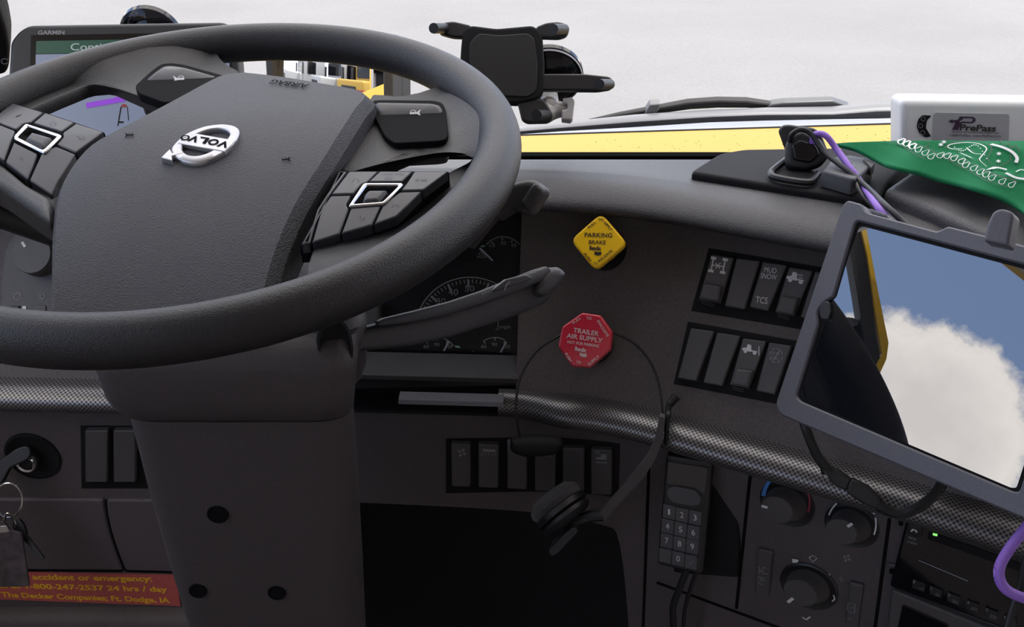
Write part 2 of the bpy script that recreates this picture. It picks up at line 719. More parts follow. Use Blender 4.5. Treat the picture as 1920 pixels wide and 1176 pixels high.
# the mesh-patterned trim
tm, tt, tb = bsdf('trim_mesh_silver')
uvn = tt.nodes.new('ShaderNodeUVMap'); uvn.uv_map = 'uv'
vor = tt.nodes.new('ShaderNodeTexVoronoi')
vor.feature = 'F1'
vmap = tt.nodes.new('ShaderNodeMapping')
vmap.inputs['Scale'].default_value = (300, 300, 300)
vmap.inputs['Rotation'].default_value = (0, 0, R(45))
sk = tt.nodes.new('ShaderNodeVectorMath'); sk.operation = 'ADD'
tt.links.new(uvn.outputs[0], vmap.inputs[0])
tt.links.new(vmap.outputs[0], vor.inputs['Vector'])
vor.inputs['Scale'].default_value = 1.0
vor.inputs['Randomness'].default_value = 0.0
vr = ramp(tt, [(0.0, (0.030, 0.029, 0.030)), (0.32, (0.036, 0.035, 0.036)), (0.46, (0.20, 0.19, 0.19)), (1.0, (0.22, 0.21, 0.21))])
tt.links.new(vor.outputs['Distance'], vr.inputs[0])
tt.links.new(vr.outputs[0], tb.inputs['Base Color'])
tb.inputs['Roughness'].default_value = 0.33
tb.inputs['Metallic'].default_value = 0.55
M['trim'] = tm

dash = thing('dashboard', 'dark grey moulded truck dashboard curving round the driver behind the steering wheel', 'dashboard', (0.05, 1.0, 0.75))
ss = srange(S0, S1, 110)
# top pad with its soft front roll
prof = catmull([(-.02, .8875, 0), (-.012, .8915, 0), (.010, .8995, 0), (.024, .9045, 0), (.0295, .910, 0), (.026, .9175, 0), (.015, .925, 0), (0, .930, 0), (-.022, .932, 0)], 4)
rows = []
for s in ss:
    row = [dpt(s, p.x, p.y) for p in prof]
    e = row[-1]
    back = Vector((e.x + 0.02, 1.062, 0.918))
    for t in (.25, .5, .75, .92, 1):
        row.append(e.lerp(back, t))
    row.append(Vector((back.x, 1.070, 0.905)))
    row.append(Vector((back.x, 1.075, 0.84)))
    rows.append(row)
MB().grid(rows).out('dash_top', M['dash'], dash, ang=50)
# defroster trough behind it
MB().grid([[Vector((x, 1.06, .845)), Vector((x, 1.27, .845))] for x in srange(-1.0, 1.8, 4)]).out('defroster_trough', M['matte'], dash)
# face that carries the brake knobs and switches
zt, zb = .894, .7315
def face(sa, sb, name, m, dz, za, zb_, n, edge=0.0, nz=8, parent=dash):
    b = MB()
    rws = []
    for s in srange(sa, sb, n):
        rws.append([dpt(s, dz(za + (zb_ - za) * k / nz), za + (zb_ - za) * k / nz) for k in range(nz + 1)])
    if edge:
        for s, pos in ((sa, 0), (sb, len(rws))):
            rws.insert(pos if pos == 0 else len(rws), [dpt(s, dz(za + (zb_ - za) * k / nz) - edge, za + (zb_ - za) * k / nz) for k in range(nz + 1)])
    b.grid(rws)
    return b.out(name, m, parent, ang=40)
sL, _ = solve(DW, 973, 560)
face(sL, S1, 'wing_panel', M['panel'], DW, zt, zb, 60, edge=.03)
sc0, _ = solve(DW, 640, 560)
face(S0, sc0, 'driver_side_panel', M['panel'], DW, zt, zb, 24, edge=.03)
# patterned nose trim
tp = catmull([(.076, .7325, 0), (.090, .7315, 0), (.102, .7265, 0), (.108, .718, 0), (.105, .709, 0), (.094, .7025, 0), (.070, .700, 0)], 5)
def trim(sa, sb, name, taper=False):
    rws, uvs = [], []
    for s in srange(sa, sb, max(4, int((sb - sa) / .012))):
        k = .55 + .45 * sm((s - sa) / .09) if taper else 1.0
        rws.append([dpt(s, .074 + (p.x - .074) * k, .7325 + (p.y - .7325) * (.75 + .25 * k if taper else 1)) for p in tp])
        L = 0; r_ = []
        for j, p in enumerate(tp):
            if j:
                L += (p - tp[j - 1]).length
            r_.append((s, L))
        uvs.append(r_)
    return MB().grid(rws, uvs).out(name, M['trim'], dash, ang=60)
sT, _ = solve(DW, 935, 735)
trim(sT, S1, 'trim_strip', True)
sTL, _ = solve(DW, 270, 735)
trim(S0, sTL, 'trim_strip')
# narrow bright edge and dark slot under the instruments
sA, _ = solve(DW, 752, 745)
b = MB()
b.grid([[dpt(s, .086, .7325), dpt(s, .098, .730), dpt(s, .1005, .7265), dpt(s, .096, .725)] for s in srange(sA, sT + .006, 16)])
b.out('slot_edge', M['tabframe'], dash)
b = MB()
b.grid([[dpt(s, DW(.758) - .014, .760), dpt(s, .045, .735), dpt(s, .045, .706), dpt(s, .080, .7025)] for s in srange(sTL - .02, sT + .012, 20)])
b.out('cubby_back', M['matte'], dash)
b = MB()
b.grid([[dpt(s, DW(.758) - .012, .758), dpt(s, .074, .7435), dpt(s, .0735, .7385), dpt(s, .05, .736)] for s in srange(sc0, sL + .002, 16)])
b.out('cluster_lip', M['dash'], dash)
# lower fascia
# lower fascia, cut away over the footwell
def fascia_bottom(s):
    u0, u1 = solve(DL, 640, 955)[0], solve(DL, 1150, 975)[0]
    zc = solve(DL, 900, 950)[1]
    if s <= u0 or s >= u1 + .035:
        return .30
    if s < u1:
        return zc - .012 * max(0, (s - u0) / (u1 - u0)) ** 2
    t = (s - u1) / .035
    return zc - .012 + (.30 - zc + .012) * t * t
rws = []
for s in srange(S0, S1, 330):
    zb_ = fascia_bottom(s)
    rws.append([dpt(s, DL(.702 + (zb_ - .702) * k / 8), .702 + (zb_ - .702) * k / 8) for k in range(9)] + [dpt(s, DL(zb_) - .006, zb_ - .004), dpt(s, DL(zb_) - .03, zb_ - .004)])
MB().grid(rws).out('lower_fascia', M['lower'], dash, ang=40)
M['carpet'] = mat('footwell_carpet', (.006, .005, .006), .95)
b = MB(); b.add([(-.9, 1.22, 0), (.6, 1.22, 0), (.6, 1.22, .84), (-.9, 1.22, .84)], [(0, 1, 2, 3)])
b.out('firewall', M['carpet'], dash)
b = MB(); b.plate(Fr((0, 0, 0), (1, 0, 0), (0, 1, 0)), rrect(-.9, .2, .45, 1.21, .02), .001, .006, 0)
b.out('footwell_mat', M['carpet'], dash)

# raised tray on top of the dash and the cowl block beside it
top = Fr((0, 0, .938), (1, 0, 0), (0, 1, 0))
MB().plate_px(top, [(1292, 322), (1348, 287), (1395, 279), (1600, 276), (1700, 285), (1712, 300), (1672, 338), (1648, 378)], -.030, 0, .004, r=12).out('dash_tray', M['pod'], dash)
top2 = Fr((0, 0, .944), (1, 0, 0), Vector((0, 1, .0)))
MB().plate_px(top2, [(1657, 352), (1703, 321), (1735, 316), (1830, 322), (2010, 380), (2010, 520), (1925, 470)], -.05, 0, .008, r=10).out('dash_block', M['dash'], dash)

# ------------------------------------------------------------------ cab shell
cabin = mat('cab_lining', (0.74, 0.68, 0.63), 0.8, bump=.3, bscale=300)
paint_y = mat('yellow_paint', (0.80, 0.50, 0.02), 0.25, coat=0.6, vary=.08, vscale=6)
paint_r = mat('red_paint', (0.55, 0.02, 0.02), 0.25, coat=0.6)
gl, glt, glb = bsdf('clear_glass')
glt.nodes.remove(glb)
tr = glt.nodes.new('ShaderNodeBsdfTransparent'); tr.inputs[0].default_value = (.96, .97, .97, 1)
gs = glt.nodes.new('ShaderNodeBsdfGlossy'); gs.inputs['Roughness'].default_value = 0.0
lw = glt.nodes.new('ShaderNodeLayerWeight'); lw.inputs[0].default_value = 0.12
mr = glt.nodes.new('ShaderNodeMath'); mr.operation = 'MULTIPLY'; mr.inputs[1].default_value = 0.35
glt.links.new(lw.outputs['Fresnel'], mr.inputs[0])
mxs = glt.nodes.new('ShaderNodeMixShader')
glt.links.new(mr.outputs[0], mxs.inputs[0]); glt.links.new(tr.outputs[0], mxs.inputs[1]); glt.links.new(gs.outputs[0], mxs.inputs[2])
glt.links.new(mxs.outputs[0], glt.nodes['Material Output'].inputs[0])
M['glass'] = gl

XL, XR = -0.92, 1.62
WS = Fr((0, 1.25, .862), (1, 0, 0), (0, -.40, .9165))           # windshield plane, z points into the cab
wsl = 1.05
b = MB(); b.add([WS.w(XL, 0), WS.w(XR, 0), WS.w(XR, wsl), WS.w(XL, wsl)], [(0, 1, 2, 3)])
structure(b.out('window_1', gl))
b = MB(); b.box(XL, 1.245, .80, XR, 1.262, .8655)
structure(b.out('trim_1', mat('glass_frit', (.002, .002, .002), .9, spec=.02)))
hy, hz = WS.w(0, wsl).y, WS.w(0, wsl).z
b = MB(); b.box(XL, hy - .10, hz - .02, XR, hy + .02, hz + .05)
structure(b.out('trim_2', cabin))
b = MB(); b.box(XL - .08, -1.25, 1.84, XR + .08, hy, 1.90)
structure(b.out('ceiling', cabin))
b = MB(); b.box(XL - .08, -1.30, -.02, XR + .08, -1.25, 1.90)
structure(b.out('wall_back', mat('bunk_curtain', (.62, .57, .54), .9)))
b = MB(); b.box(XL - .08, -1.25, -.06, XR + .08, 1.27, 0)
structure(b.out('floor', mat('floor_carpet', (.36, .33, .31), .95)))
def side(xi, xo, nm, skin, wr=-1.10):
    """door side with a window opening, lining inside and painted skin outside"""
    a, c = min(xi, xo), max(xi, xo)
    yz_outer = [(-1.25, 0), (1.27, 0), (1.27, .86), (hy, hz + .06), (-1.25, 1.90)]
    
    lo = MB()
    b = MB()
    pieces = [
        [(-1.25, 0), (1.27, 0), (1.27, .86), (1.24, .88), (1.195, .92), (wr, .92), (-1.25, .92)],
        [(-1.25, .92), (wr, .92), (wr, 1.79), (-1.25, 1.79)],
        [(-1.25, 1.79), (hy - .01, 1.79), (hy, 1.90), (-1.25, 1.90)],
        [(1.195, .92), (1.24, .88), (hy + .02, hz + .03), (hy - .01, 1.79)],
    ]
    for pc in pieces:
        for xx, bb in ((xi, lo if (pc is pieces[0] and skin is cabin) else b),):
            n = len(pc)
            base = bb.add([(a, y, z) for y, z in pc] + [(c, y, z) for y, z in pc],
                          [tuple(range(n)), tuple(range(n, 2 * n))] + [(i, (i + 1) % n, n + (i + 1) % n, n + i) for i in range(n)])
    if lo.v:
        structure(lo.out(nm + '_lower', door_trim))
    return structure(b.out(nm, skin))
door_trim = mat('door_trim_grey', (.5, .46, .44), .7)
side(XL, XL - .03, 'wall_left', cabin)
side(XR, XR + .03, 'wall_right', cabin, .35)
side(XL - .031, XL - .05, 'wall_left_outer', paint_y)
side(XR + .031, XR + .05, 'wall_right_outer', paint_y, .35)
for i, xx, wr in ((2, XL - .015, -1.10), (3, XR + .015, .35)):
    b = MB(); b.add([(xx, y, z) for y, z in [(wr, .92), (1.195, .92), (hy - .01, 1.79), (wr, 1.79)]], [(0, 1, 2, 3)])
    structure(b.out('window_%d' % i, gl))

# ------------------------------------------------------------------ steering wheel
TW, RL = R(10.43), R(1.95)
WC = Vector((-0.2436, 0.7655, 1.0136))
WF = Fr(WC, (math.cos(RL), 0, math.sin(RL)), (0, math.cos(TW), math.sin(TW)))
RW = 0.235
wheel = thing('steering_wheel', 'large black four-spoke steering wheel turned upside down, covering much of the dashboard', 'steering wheel', WF)
rings = []
N = 128
for i in range(N):
    a = 2 * math.pi * i / N
    # the grip swells where the spokes run into it
    deg = math.degrees(a) % 360
    sw = 0.0
    for c, wd in ((28, 16), (152, 16), (-22 % 360, 22), (202, 22)):
        dd = abs((deg - c + 180) % 360 - 180)
        sw += math.exp(-(dd / wd) ** 2)
    ra, rb = 0.0162 + .0022 * sw, 0.0180 + .0004 * sw
    cx, cy = math.cos(a), math.sin(a)
    rings.append([WF.w(cx * (RW - .002 * sw + ra * math.cos(t)), cy * (RW - .002 * sw + ra * math.cos(t)), rb * math.sin(t)) for t in [2 * math.pi * k / 28 for k in range(28)]])
rings.append(rings[0])
MB().rings(rings).out('rim', M['wheel'], wheel, ang=80)

def spoke(px, h0, h1, bev, r=22, mat_='wheel', name='spoke'):
    return MB().plate_px(WF, px, h0, h1, bev, r=r, seg=5).out(name, M[mat_], wheel, ang=60)
def poly_lerp(pts, n):
    return resample([Vector((p[0], p[1], 0)) for p in pts], n)
def blend_spoke(a0, a1, inner, h_in, drop=.45, edge=.024, n=44, m=14, dip=0.0):
    """skin that leaves the crest of the rim between two angles and runs in to an edge traced on the wheel"""
    B = [WF.px(p.x, p.y, h_in) for p in poly_lerp(inner, n)]
    rws = []
    for i in range(n + 1):
        a = R(a0 + (a1 - a0) * i / n)
        r0 = RW - .004
        A = Vector((r0 * math.cos(a), r0 * math.sin(a)))
        row = []
        for k in range(m + 1):
            t = k / m
            q = A.lerp(B[i], t)
            e = min(1.0, t / drop)
            h = .0172 + (h_in - .0172) * (1 - (1 - e) ** 2.2) - dip * math.sin(math.pi * t)
            row.append(WF.w(q.x, q.y, h))
        d = (B[i] - A).normalized()
        for g, dz_ in ((.0012, -.0006), (.0030, -.0030), (.0036, -.007), (.0030, -edge)):
            row.append(WF.w(B[i].x + d.x * g, B[i].y + d.y * g, h_in + dz_))
        rws.append(row)
    return MB().grid(rws).out('spoke', M['wheel'], wheel, ang=75)
def resample(c, n):
    L = [0]
    for a, b_ in zip(c, c[1:]):
        L.append(L[-1] + (b_ - a).length)
    out = []
    for i in range(n + 1):
        t = L[-1] * i / n
        k = 0
        while k < len(L) - 2 and L[k + 1] < t:
            k += 1
        f = (t - L[k]) / max(1e-9, L[k + 1] - L[k])
        out.append(c[k].lerp(c[k + 1], f))
    return out
def ang_of(u, v, h=.0172):
    q = WF.px(u, v, h)
    return math.degrees(math.atan2(q.y, q.x))
# upper spokes carry the horn keys
blend_spoke(ang_of(960, 305), ang_of(842, 118), [(900, 262), (850, 266), (800, 271), (755, 288), (715, 306), (660, 322), (640, 316), (690, 200), (702, 177), (747, 182), (787, 174), (822, 162)], -.002, edge=.014)
blend_spoke(ang_of(398, 62), ang_of(-60, 205) % 360, [(400, 86), (408, 106), (424, 122), (452, 136), (440, 160), (400, 190), (300, 196), (240, 172), (200, 156), (160, 160), (100, 184), (30, 214), (-25, 232)], -.002, edge=.011)
# lower spokes: a deep base under the control pods and a band that runs into the rim
spoke([(592, 462), (612, 400), (645, 325), (700, 318), (848, 321), (892, 298), (925, 320), (900, 370), (800, 455), (700, 495), (600, 520)], -.034, -.022, .005)
blend_spoke(ang_of(590, 560) - 360 if ang_of(590, 560) > 0 else ang_of(590, 560), ang_of(950, 300), [(578, 500), (588, 468), (702, 431), (752, 411), (800, 362), (848, 321), (880, 305), (893, 290)], -.013, edge=.014, drop=.95)
spoke([(-90, 196), (20, 184), (83, 207), (190, 248), (140, 320), (100, 372), (96, 418), (55, 390), (0, 352), (-60, 320), (-130, 280)], -.034, -.016, .005)
spoke([(-60, 300), (-5, 296), (50, 343), (90, 366), (97, 376), (94, 415), (55, 388), (0, 350), (-60, 318)], -.026, -.005, .006, 10)

# airbag cover: domed, falling away towards the driver
def hpad(x, y):
    k = max(0.0, 0.045 - y)
    return 0.020 - 1.35 * k * k - 0.25 * max(0.0, abs(x - .03) - .07) ** 2 * 8
PF = Fr(WF.o, WF.ex, WF.ey, hpad)
Lb = catmull([(440, 134, 0), (405, 146, 0), (345, 178, 0), (280, 213, 0), (215, 247, 0), (175, 270, 0), (148, 297, 0), (128, 326, 0), (115, 356, 0), (108, 390, 0), (104, 440, 0), (103, 500, 0), (103, 560, 0), (103, 606, 0)], 5)
Rb = catmull([(440, 134, 0), (520, 143, 0), (600, 156, 0), (682, 174, 0), (664, 206, 0), (632, 256, 0), (605, 300, 0), (580, 338, 0), (556, 378, 0), (535, 420, 0), (515, 470, 0), (503, 510, 0), (494, 545, 0), (486, 575, 0)], 5)
def resample(c, n):
    L = [0]
    for a, b_ in zip(c, c[1:]):
        L.append(L[-1] + (b_ - a).length)
    out = []
    for i in range(n + 1):
        t = L[-1] * i / n
        k = 0
        while k < len(L) - 2 and L[k + 1] < t:
            k += 1
        f = (t - L[k]) / max(1e-9, L[k + 1] - L[k])
        out.append(c[k].lerp(c[k + 1], f))
    return out
Lr = [PF.px(p.x, p.y) for p in Lb]
Rr_ = [PF.px(p.x, p.y) for p in Rb]
Lr, Rr_ = [Vector((p.x, p.y, 0)) for p in Lr], [Vector((p.x, p.y, 0)) for p in Rr_]
nn = 40
Lr, Rr_ = resample(Lr, nn), resample(Rr_, nn)
b = MB()
rows = []
for a, c in zip(Lr[1:], Rr_[1:]):
    row = []
    M_ = 26
    pin = 0.004
    dirv = (c - a).normalized() if (c - a).length > 1e-6 else Vector((1, 0, 0))
    for k in range(M_ + 1):
        q = a.lerp(c, k / M_)
        row.append(PF.w(q.x, q.y, 0))
    e0, e1 = a - dirv * .003, c + dirv * .0075
    row = [PF.w(e0.x, e0.y, -.030), PF.w(e0.x, e0.y, -.003)] + row + [PF.w(e1.x, e1.y, -.008), PF.w(e1.x + .002, e1.y - .001, -.030)]
    rows.append(row)
# far edge turned down
tp_ = rows[0]
rows.insert(0, [p + WF.ey * .003 - WF.ez * .004 for p in tp_])
rows.insert(0, [p + WF.ey * .004 - WF.ez * .030 for p in tp_])
b.grid(rows)
cover = b.out('airbag_cover', M['pad'], wheel, ang=32)

# ring emblem with its arrow and word, upside down
em = MB()
ec = PF.px(382, 268)
ring_o = [PF.px(q_.x, q_.y, .0033) for q_ in catmull([(448, 252, 0), (446, 240, 0), (431, 234, 0), (410, 233, 0), (380, 238, 0), (347, 252, 0), (325, 272, 0), (322, 282, 0), (328, 292, 0), (342, 301, 0), (366, 305, 0), (392, 299, 0), (418, 286, 0), (438, 269, 0)], 4, closed=True)]
ring_i = [PF.px(q_.x, q_.y, .0033) for q_ in catmull([(430, 254, 0), (429, 247, 0), (419, 242, 0), (405, 241, 0), (384, 245, 0), (360, 256, 0), (344, 269, 0), (341, 277, 0), (343, 283, 0), (352, 290, 0), (368, 292, 0), (386, 288, 0), (404, 279, 0), (420, 267, 0)], 4, closed=True)]
em.frame(PF, ring_o, ring_i, .0, .0035, .0008)
em.plate(PF, PF.pxs([(333, 268), (362, 249), (441, 263), (421, 284)], .004), .0005, .0040, .0006)
em.plate(PF, PF.pxs([(302, 295), (318, 279), (323, 287), (334, 279), (344, 286), (322, 292), (323, 301)], .0038), .0, .0038, .0006)
emb = em.out('emblem', M['silver'], cover, ang=40)
lt = MB()
for ch, u, v, w_, h_ in (('V', 419, 270, 20, 12), ('O', 400, 266, 19, 12), ('L', 380.5, 262.5, 17, 12), ('V', 363.5, 260, 18, 12), ('O', 347, 258, 16, 10.5)):
    lt.text_px(PF, ch, u, v, w_, h_, slope=.17, h=.0043, bold=.03, flip=True)
lt.out('lettering', M['groove'], emb)
lt = MB()
def horn_mark(bld, fr, u, v, k, h, flip=1, ang=0.0):
    """little trumpet sign"""
    ca, sa = math.cos(ang), math.sin(ang)
    T = lambda pts: [(u + flip * k * (x * ca - y * sa), v + k * (x * sa + y * ca)) for x, y in pts]
    bld.poly_px(fr, T([(-12, -7), (-4, -2), (10, -2), (10, 2), (-4, 2), (-12, 7), (-9, 0)]), h)
    bld.stroke_px(fr, T([(-1, 2), (-1, -5), (3, -6), (8, -5), (8, 2)]), 1.3 * k, h)
horn_mark(lt, PF, 243, 253, .75, .0010, 1, -.05)
lt.out('horn_sign', M['groove'], cover)
lt = MB()
horn_mark(lt, PF, 536, 299, .75, .0010, -1, .1)
lt.out('horn_sign', M['groove'], cover)
lt = MB()
lt.text_px(PF, 'AIRBAG', 542, 157, 70, 8.5, slope=.13, h=.0012, bold=.02, flip=True)
lt.out('embossed_lettering', M['groove'], cover)
# moulded word and signs: their relief shade is put into flat dark faces
# horn keys in the upper spokes
def horn_key(px, mark, flip, k, h0, h1):
    y0 = WF.px(mark[0], mark[1] - 2).y
    HK = Fr(WF.o, WF.ex, WF.ey, lambda x, y: -.62 * (math.sqrt(max(0.0, y0 + .004 - y) ** 2 + 1e-4) - .01))
    pt = HK.pxs(fillet(px, 8), h1)
    if area2(pt) < 0:
        pt = pt[::-1]
    o = MB()
    o.plate(HK, pt, h0 - .012, h1, .005, seg=4, top=False)
    rg_ = inset(pt, .005 * 1.25)
    cc = sum(rg_, Vector((0, 0))) / len(rg_)
    o.rings([[HK.w(*(cc + (p - cc) * f_), h1) for p in rg_] for f_ in (1, .9, .8, .7, .6, .5, .4, .3, .2, .1, .02)], True, False, True)
    o = o.out('horn_button', M['horn'], wheel, ang=60)
    b = MB(); horn_mark(b, HK, mark[0], mark[1], k, h1 + .0014, flip, -.05 * flip)
    b.out('horn_sign', M['ink'], o)
    g = MB().plate_px(WF, [(640 + 0, 0)] and [((u - cxm) * 1.045 + cxm, (v - cym) * 1.09 + cym) for u, v in px for cxm, cym in [mark]], h0 - .001, h1 - .0045, .001, r=8).out('recess', M['groove'], wheel)
horn_key([(262, 172), (256, 160), (283, 136), (303, 122), (322, 120), (345, 123), (440, 148), (400, 175), (310, 189)], (336, 148), 1, .95, -.004, .0075)
horn_key([(700, 190), (716, 189), (812, 190), (828, 194), (833, 205), (838, 248), (834, 257), (820, 260), (740, 264), (722, 250), (704, 215)], (778, 212), -1, .95, -.004, .0075)

# control pods: seven rounded keys and a thumb wheel in a bright bezel each
def hbend(y0, k):
    return lambda x, y: -k * max(0.0, y0 - y) ** 1.3
def pod(base, keys, bez, bezi, wheel_px, y0px, signs, nm):
    y0 = WF.px(*y0px).y
    KF = Fr(WF.o, WF.ex, WF.ey, hbend(y0, .55))
    root = MB().plate_px(KF, base, -.014, .0005, .002, r=3).out('control_pod', M['groove'], wheel)
    for kx in keys:
        MB().plate_px(KF, kx, -.004, .0035, .0012, r=[2.5] * len(kx)).out('button', M['button'], root, ang=50)
    o = fillet(bez, 6); i_ = fillet(bezi, 4)
    MB().frame(KF, KF.pxs(o, .005), KF.pxs(i_, .005), -.003, .0052, .0008).out('bezel', M['chrome'], root)
    MB().poly(KF, KF.pxs(i_, .0), -.0005).out('bezel_well', M['matte'], root)
    MB().plate_px(KF, wheel_px, -.003, .0065, .0035, r=5).out('thumb_wheel', M['button'], root)
    b = MB()
    for s_ in signs:
        s_(b, KF)
    b.out('key_lettering', M['dimmer'], root)
    return root
pod([(633, 319), (843, 320), (793, 360), (766, 388), (744, 409), (700, 425), (583, 459), (560, 460), (600, 390)],
    [[(654, 321), (708, 321), (688, 341), (676, 346), (662, 363), (621, 364)],
     [(712, 321), (773, 321), (753, 340), (691, 340)],
     [(777, 321), (840, 321), (793, 356), (751, 357), (762, 344)],
     [(620, 367), (658, 366), (649, 384), (654, 391), (636, 439), (585, 455), (602, 394)],
     [(658, 390), (714, 385), (697, 422), (640, 438)],
     [(749, 360), (790, 359), (764, 386), (743, 406), (701, 421), (718, 384)],
     [(650, 321), (617, 366), (599, 394), (581, 456), (565, 458), (602, 392), (635, 321)]],
    [(681, 343), (758, 343), (721, 382), (652, 387)], [(688, 347), (748, 347), (717, 378), (662, 382)],
    [(690, 354), (728, 354), (710, 377), (678, 379), (682, 362)], (720, 362),
    [lambda b, f: b.text_px(f, 'CO', 728, 332, 14, 5, 0, .0042, flip=True), lambda b, f: b.text_px(f, 'MENU SELECT', 735, 324, 42, 2.6, 0, .0042, flip=True),
     lambda b, f: b.text_px(f, '30-0', 790, 335, 22, 5, 0, .0042, flip=True), lambda b, f: b.stroke_px(f, [(660, 338), (664, 333), (671, 334), (672, 339)], 1.2, .0042),
     lambda b, f: b.stroke_px(f, [(676, 401), (674, 407), (680, 410), (684, 404)], 1.2, .0042), lambda b, f: b.text_px(f, '[<]', 741, 383, 12, 6, 0, .0042)], 'a')
pod([(-12, 196), (22, 191), (84, 209), (197, 247), (144, 292), (110, 346), (98, 370), (52, 341), (6, 307), (-30, 290)],
    [[(-14, 224), (4, 207), (24, 193), (80, 210), (57, 229), (42, 232), (29, 242), (2, 232)],
     [(85, 211), (138, 229), (115, 246), (62, 230)],
     [(143, 231), (193, 247), (142, 286), (106, 271), (119, 256), (117, 249)],
     [(-14, 229), (1, 234), (28, 245), (21, 262), (7, 301), (-22, 284)],
     [(26, 266), (70, 288), (61, 313), (51, 336), (10, 304)],
     [(78, 287), (105, 274), (141, 289), (107, 343), (97, 366), (55, 338)]],
    [(48, 231), (117, 253), (83, 288), (23, 258)], [(52, 236), (107, 255), (81, 281), (32, 256)],
    [(58, 245), (98, 256), (80, 277), (44, 262)], (70, 262),
    [lambda b, f: b.stroke_px(f, [(29, 218), (33, 214)], 2.5, .0042), lambda b, f: b.stroke_px(f, [(34, 216), (38, 212)], 2.5, .0042),
     lambda b, f: b.stroke_px(f, [(92, 229), (98, 226), (104, 229), (103, 234), (96, 233), (92, 229)], 1, .0042),
     lambda b, f: [b.stroke_px(f, [(142 + i * 2, 251 + i * 2.5), (149 + i * 2, 253 + i * 2.5)], 1.1, .0042) for i in range(3)],
     lambda b, f: b.stroke_px(f, [(154, 252), (158, 256), (152, 259)], 1.1, .0042),
     lambda b, f: [b.stroke_px(f, [(34 + i * 1, 291 + i * 2.5), (41, 292 + i * 2.5)], 1, .0042) for i in range(3)]], 'b')

# ------------------------------------------------------------------ steering column
colm = thing('steering_column', 'dark moulded steering column shroud under the wheel with three screw holes', 'steering column', (-.19, .70, .30))
def rr3(x0, x1, y0, y1, z, r, n=6, sx=0.0):
    return [Vector((p.x, p.y, z)) for p in fillet([(x0, y0), (x1, y0), (x1 - .040, min(y1, .80)), (x0 + .02, min(y1, .80))], r, n)]
def xz(u, v, y):
    d = ray(u, v); t = y / d.y
    return d.x * t, CAMZ + d.z * t
b = MB()
rg = []
for v, ul, ur, y0, r in ((690, 148, 676, .600, .03), (705, 150, 676, .600, .03), (730, 160, 673, .600, .03), (760, 171, 671, .602, .03), (776, 184, 670, .605, .03), (787, 200, 669, .610, .03), (793, 214, 668, .618, .03)):
    x0, z = xz(ul, v, y0); x1, _ = xz(ur, v, y0)
    rg.append(rr3(x0, x1, y0, .86, z, r))
rg.insert(0, [p + Vector((0.0, .012, .014)) for p in rg[0]])
b.rings(rg, True, True, True)
b.out('upper_shroud', M['shroud'], colm, ang=50)
b = MB(); rg = []
for v, ul, ur, y0 in ((792, 215, 668, .612), (850, 231, 672, .616), (930, 252, 678, .622), (1010, 275, 683, .628), (1090, 299, 688, .634), (1176, 327, 692, .642), (1300, 365, 698, .655)):
    x0, z = xz(ul, v, y0); x1, _ = xz(ur, v, y0)
    rg.append(rr3(x0, x1, y0, .86, z, .032, 7))
b.rings(rg, True, True, True)
lowc = b.out('lower_cover', M['shroud'], colm, ang=50)
for (u, v, rr_) in ((408, 966, .0072), (371, 1109, .0066), (519, 1113, .0066)):
    y0 = .6250 if v < 1000 else .6365
    x_, z_ = xz(u, v, y0 - .002)
    f = Fr((x_, y0 - .0012, z_), (1, 0, 0), (0, -.075, 1))
    MB().lathe(f, [(rr_ * 1.15, 0), (rr_ * 1.1, .0012), (rr_, .0010), (rr_ * .97, .0004), (0.0005, .0004)], 24, False, True).out('screw_hole', M['groove'], lowc)
# collar where the stalk comes out
b = MB()
stp = [at(540, 690, .80), at(590, 648, .745), at(632, 612, .725), at(668, 575, .73)]
b.tube(stp, [.046, .042, .026, .010], 20)
b.out('stalk_collar', M['shroud'], colm)
b = MB()
ff = Fr(at(628, 650, .695), (1, .25, 0), (0, .2, 1))
b.lathe(ff, [(.0125, .0), (.012, .004), (.0105, .005), (.010, .002), (.0005, .001)], 24, False, True, ry=1.9)
b.out('stalk_boot', M['matte'], colm)

# ------------------------------------------------------------------ stalks
def loft_px(bld, fr, secs, n=14):
    """sections (u, v_top, v_bot) lofted into a rounded bar lying along the frame plane"""
    rgs = []
    for u0, v0, u1, v1, th in secs:
        a, c = fr.px(u0, v0), fr.px(u1, v1)
        A, C = fr.w(a.x, a.y, 0), fr.w(c.x, c.y, 0)
        mid, hv = (A + C) / 2, (A - C) / 2
        rgs.append([mid + hv * math.copysign(abs(math.sin(t)) ** .6, math.sin(t)) + fr.ez * th * math.copysign(abs(math.cos(t)) ** .6, math.cos(t)) for t in [2 * math.pi * k / n for k in range(n)]])
    bld.rings(rgs, True, True, True)
SP = at(640, 640, .72); SQ = at(1050, 520, .80)
exs = (SQ - SP).normalized()
SF = Fr(SP, exs, CU - exs * CU.dot(exs))
st = thing('control_stalk', 'long dark grey lever on the column, reaching across the gauges towards the red knob', 'control stalk', SF)
b = MB()
loft_px(b, SF, [(612, 640, 618, 672, .006), (625, 634, 628, 668, .008), (650, 620, 655, 660, .008), (700, 607, 705, 655, .008), (760, 596, 770, 648, .008), (830, 580, 842, 632, .008), (900, 556, 915, 608, .008), (960, 532, 975, 588, .009), (1000, 516, 1012, 572, .010), (1016, 506, 1024, 562, .009)])
b.out('lever', M['grey'], st, ang=60)
SF2 = Fr(SF.o + SF.ez * .011, SF.ex, SF.ey)
b = MB()
loft_px(b, SF2, [(706, 602, 708, 611, .004), (716, 597, 720, 611, .006), (770, 584, 778, 604, .006), (840, 566, 848, 588, .006), (900, 546, 910, 568, .006), (960, 522, 970, 546, .006), (1000, 506, 1012, 528, .006), (1020, 500, 1030, 512, .005)])
b.out('sleeve', M['grey'], st, ang=60)
SF3 = Fr(SF.o + SF.ez * .006, SF.ex, SF.ey)
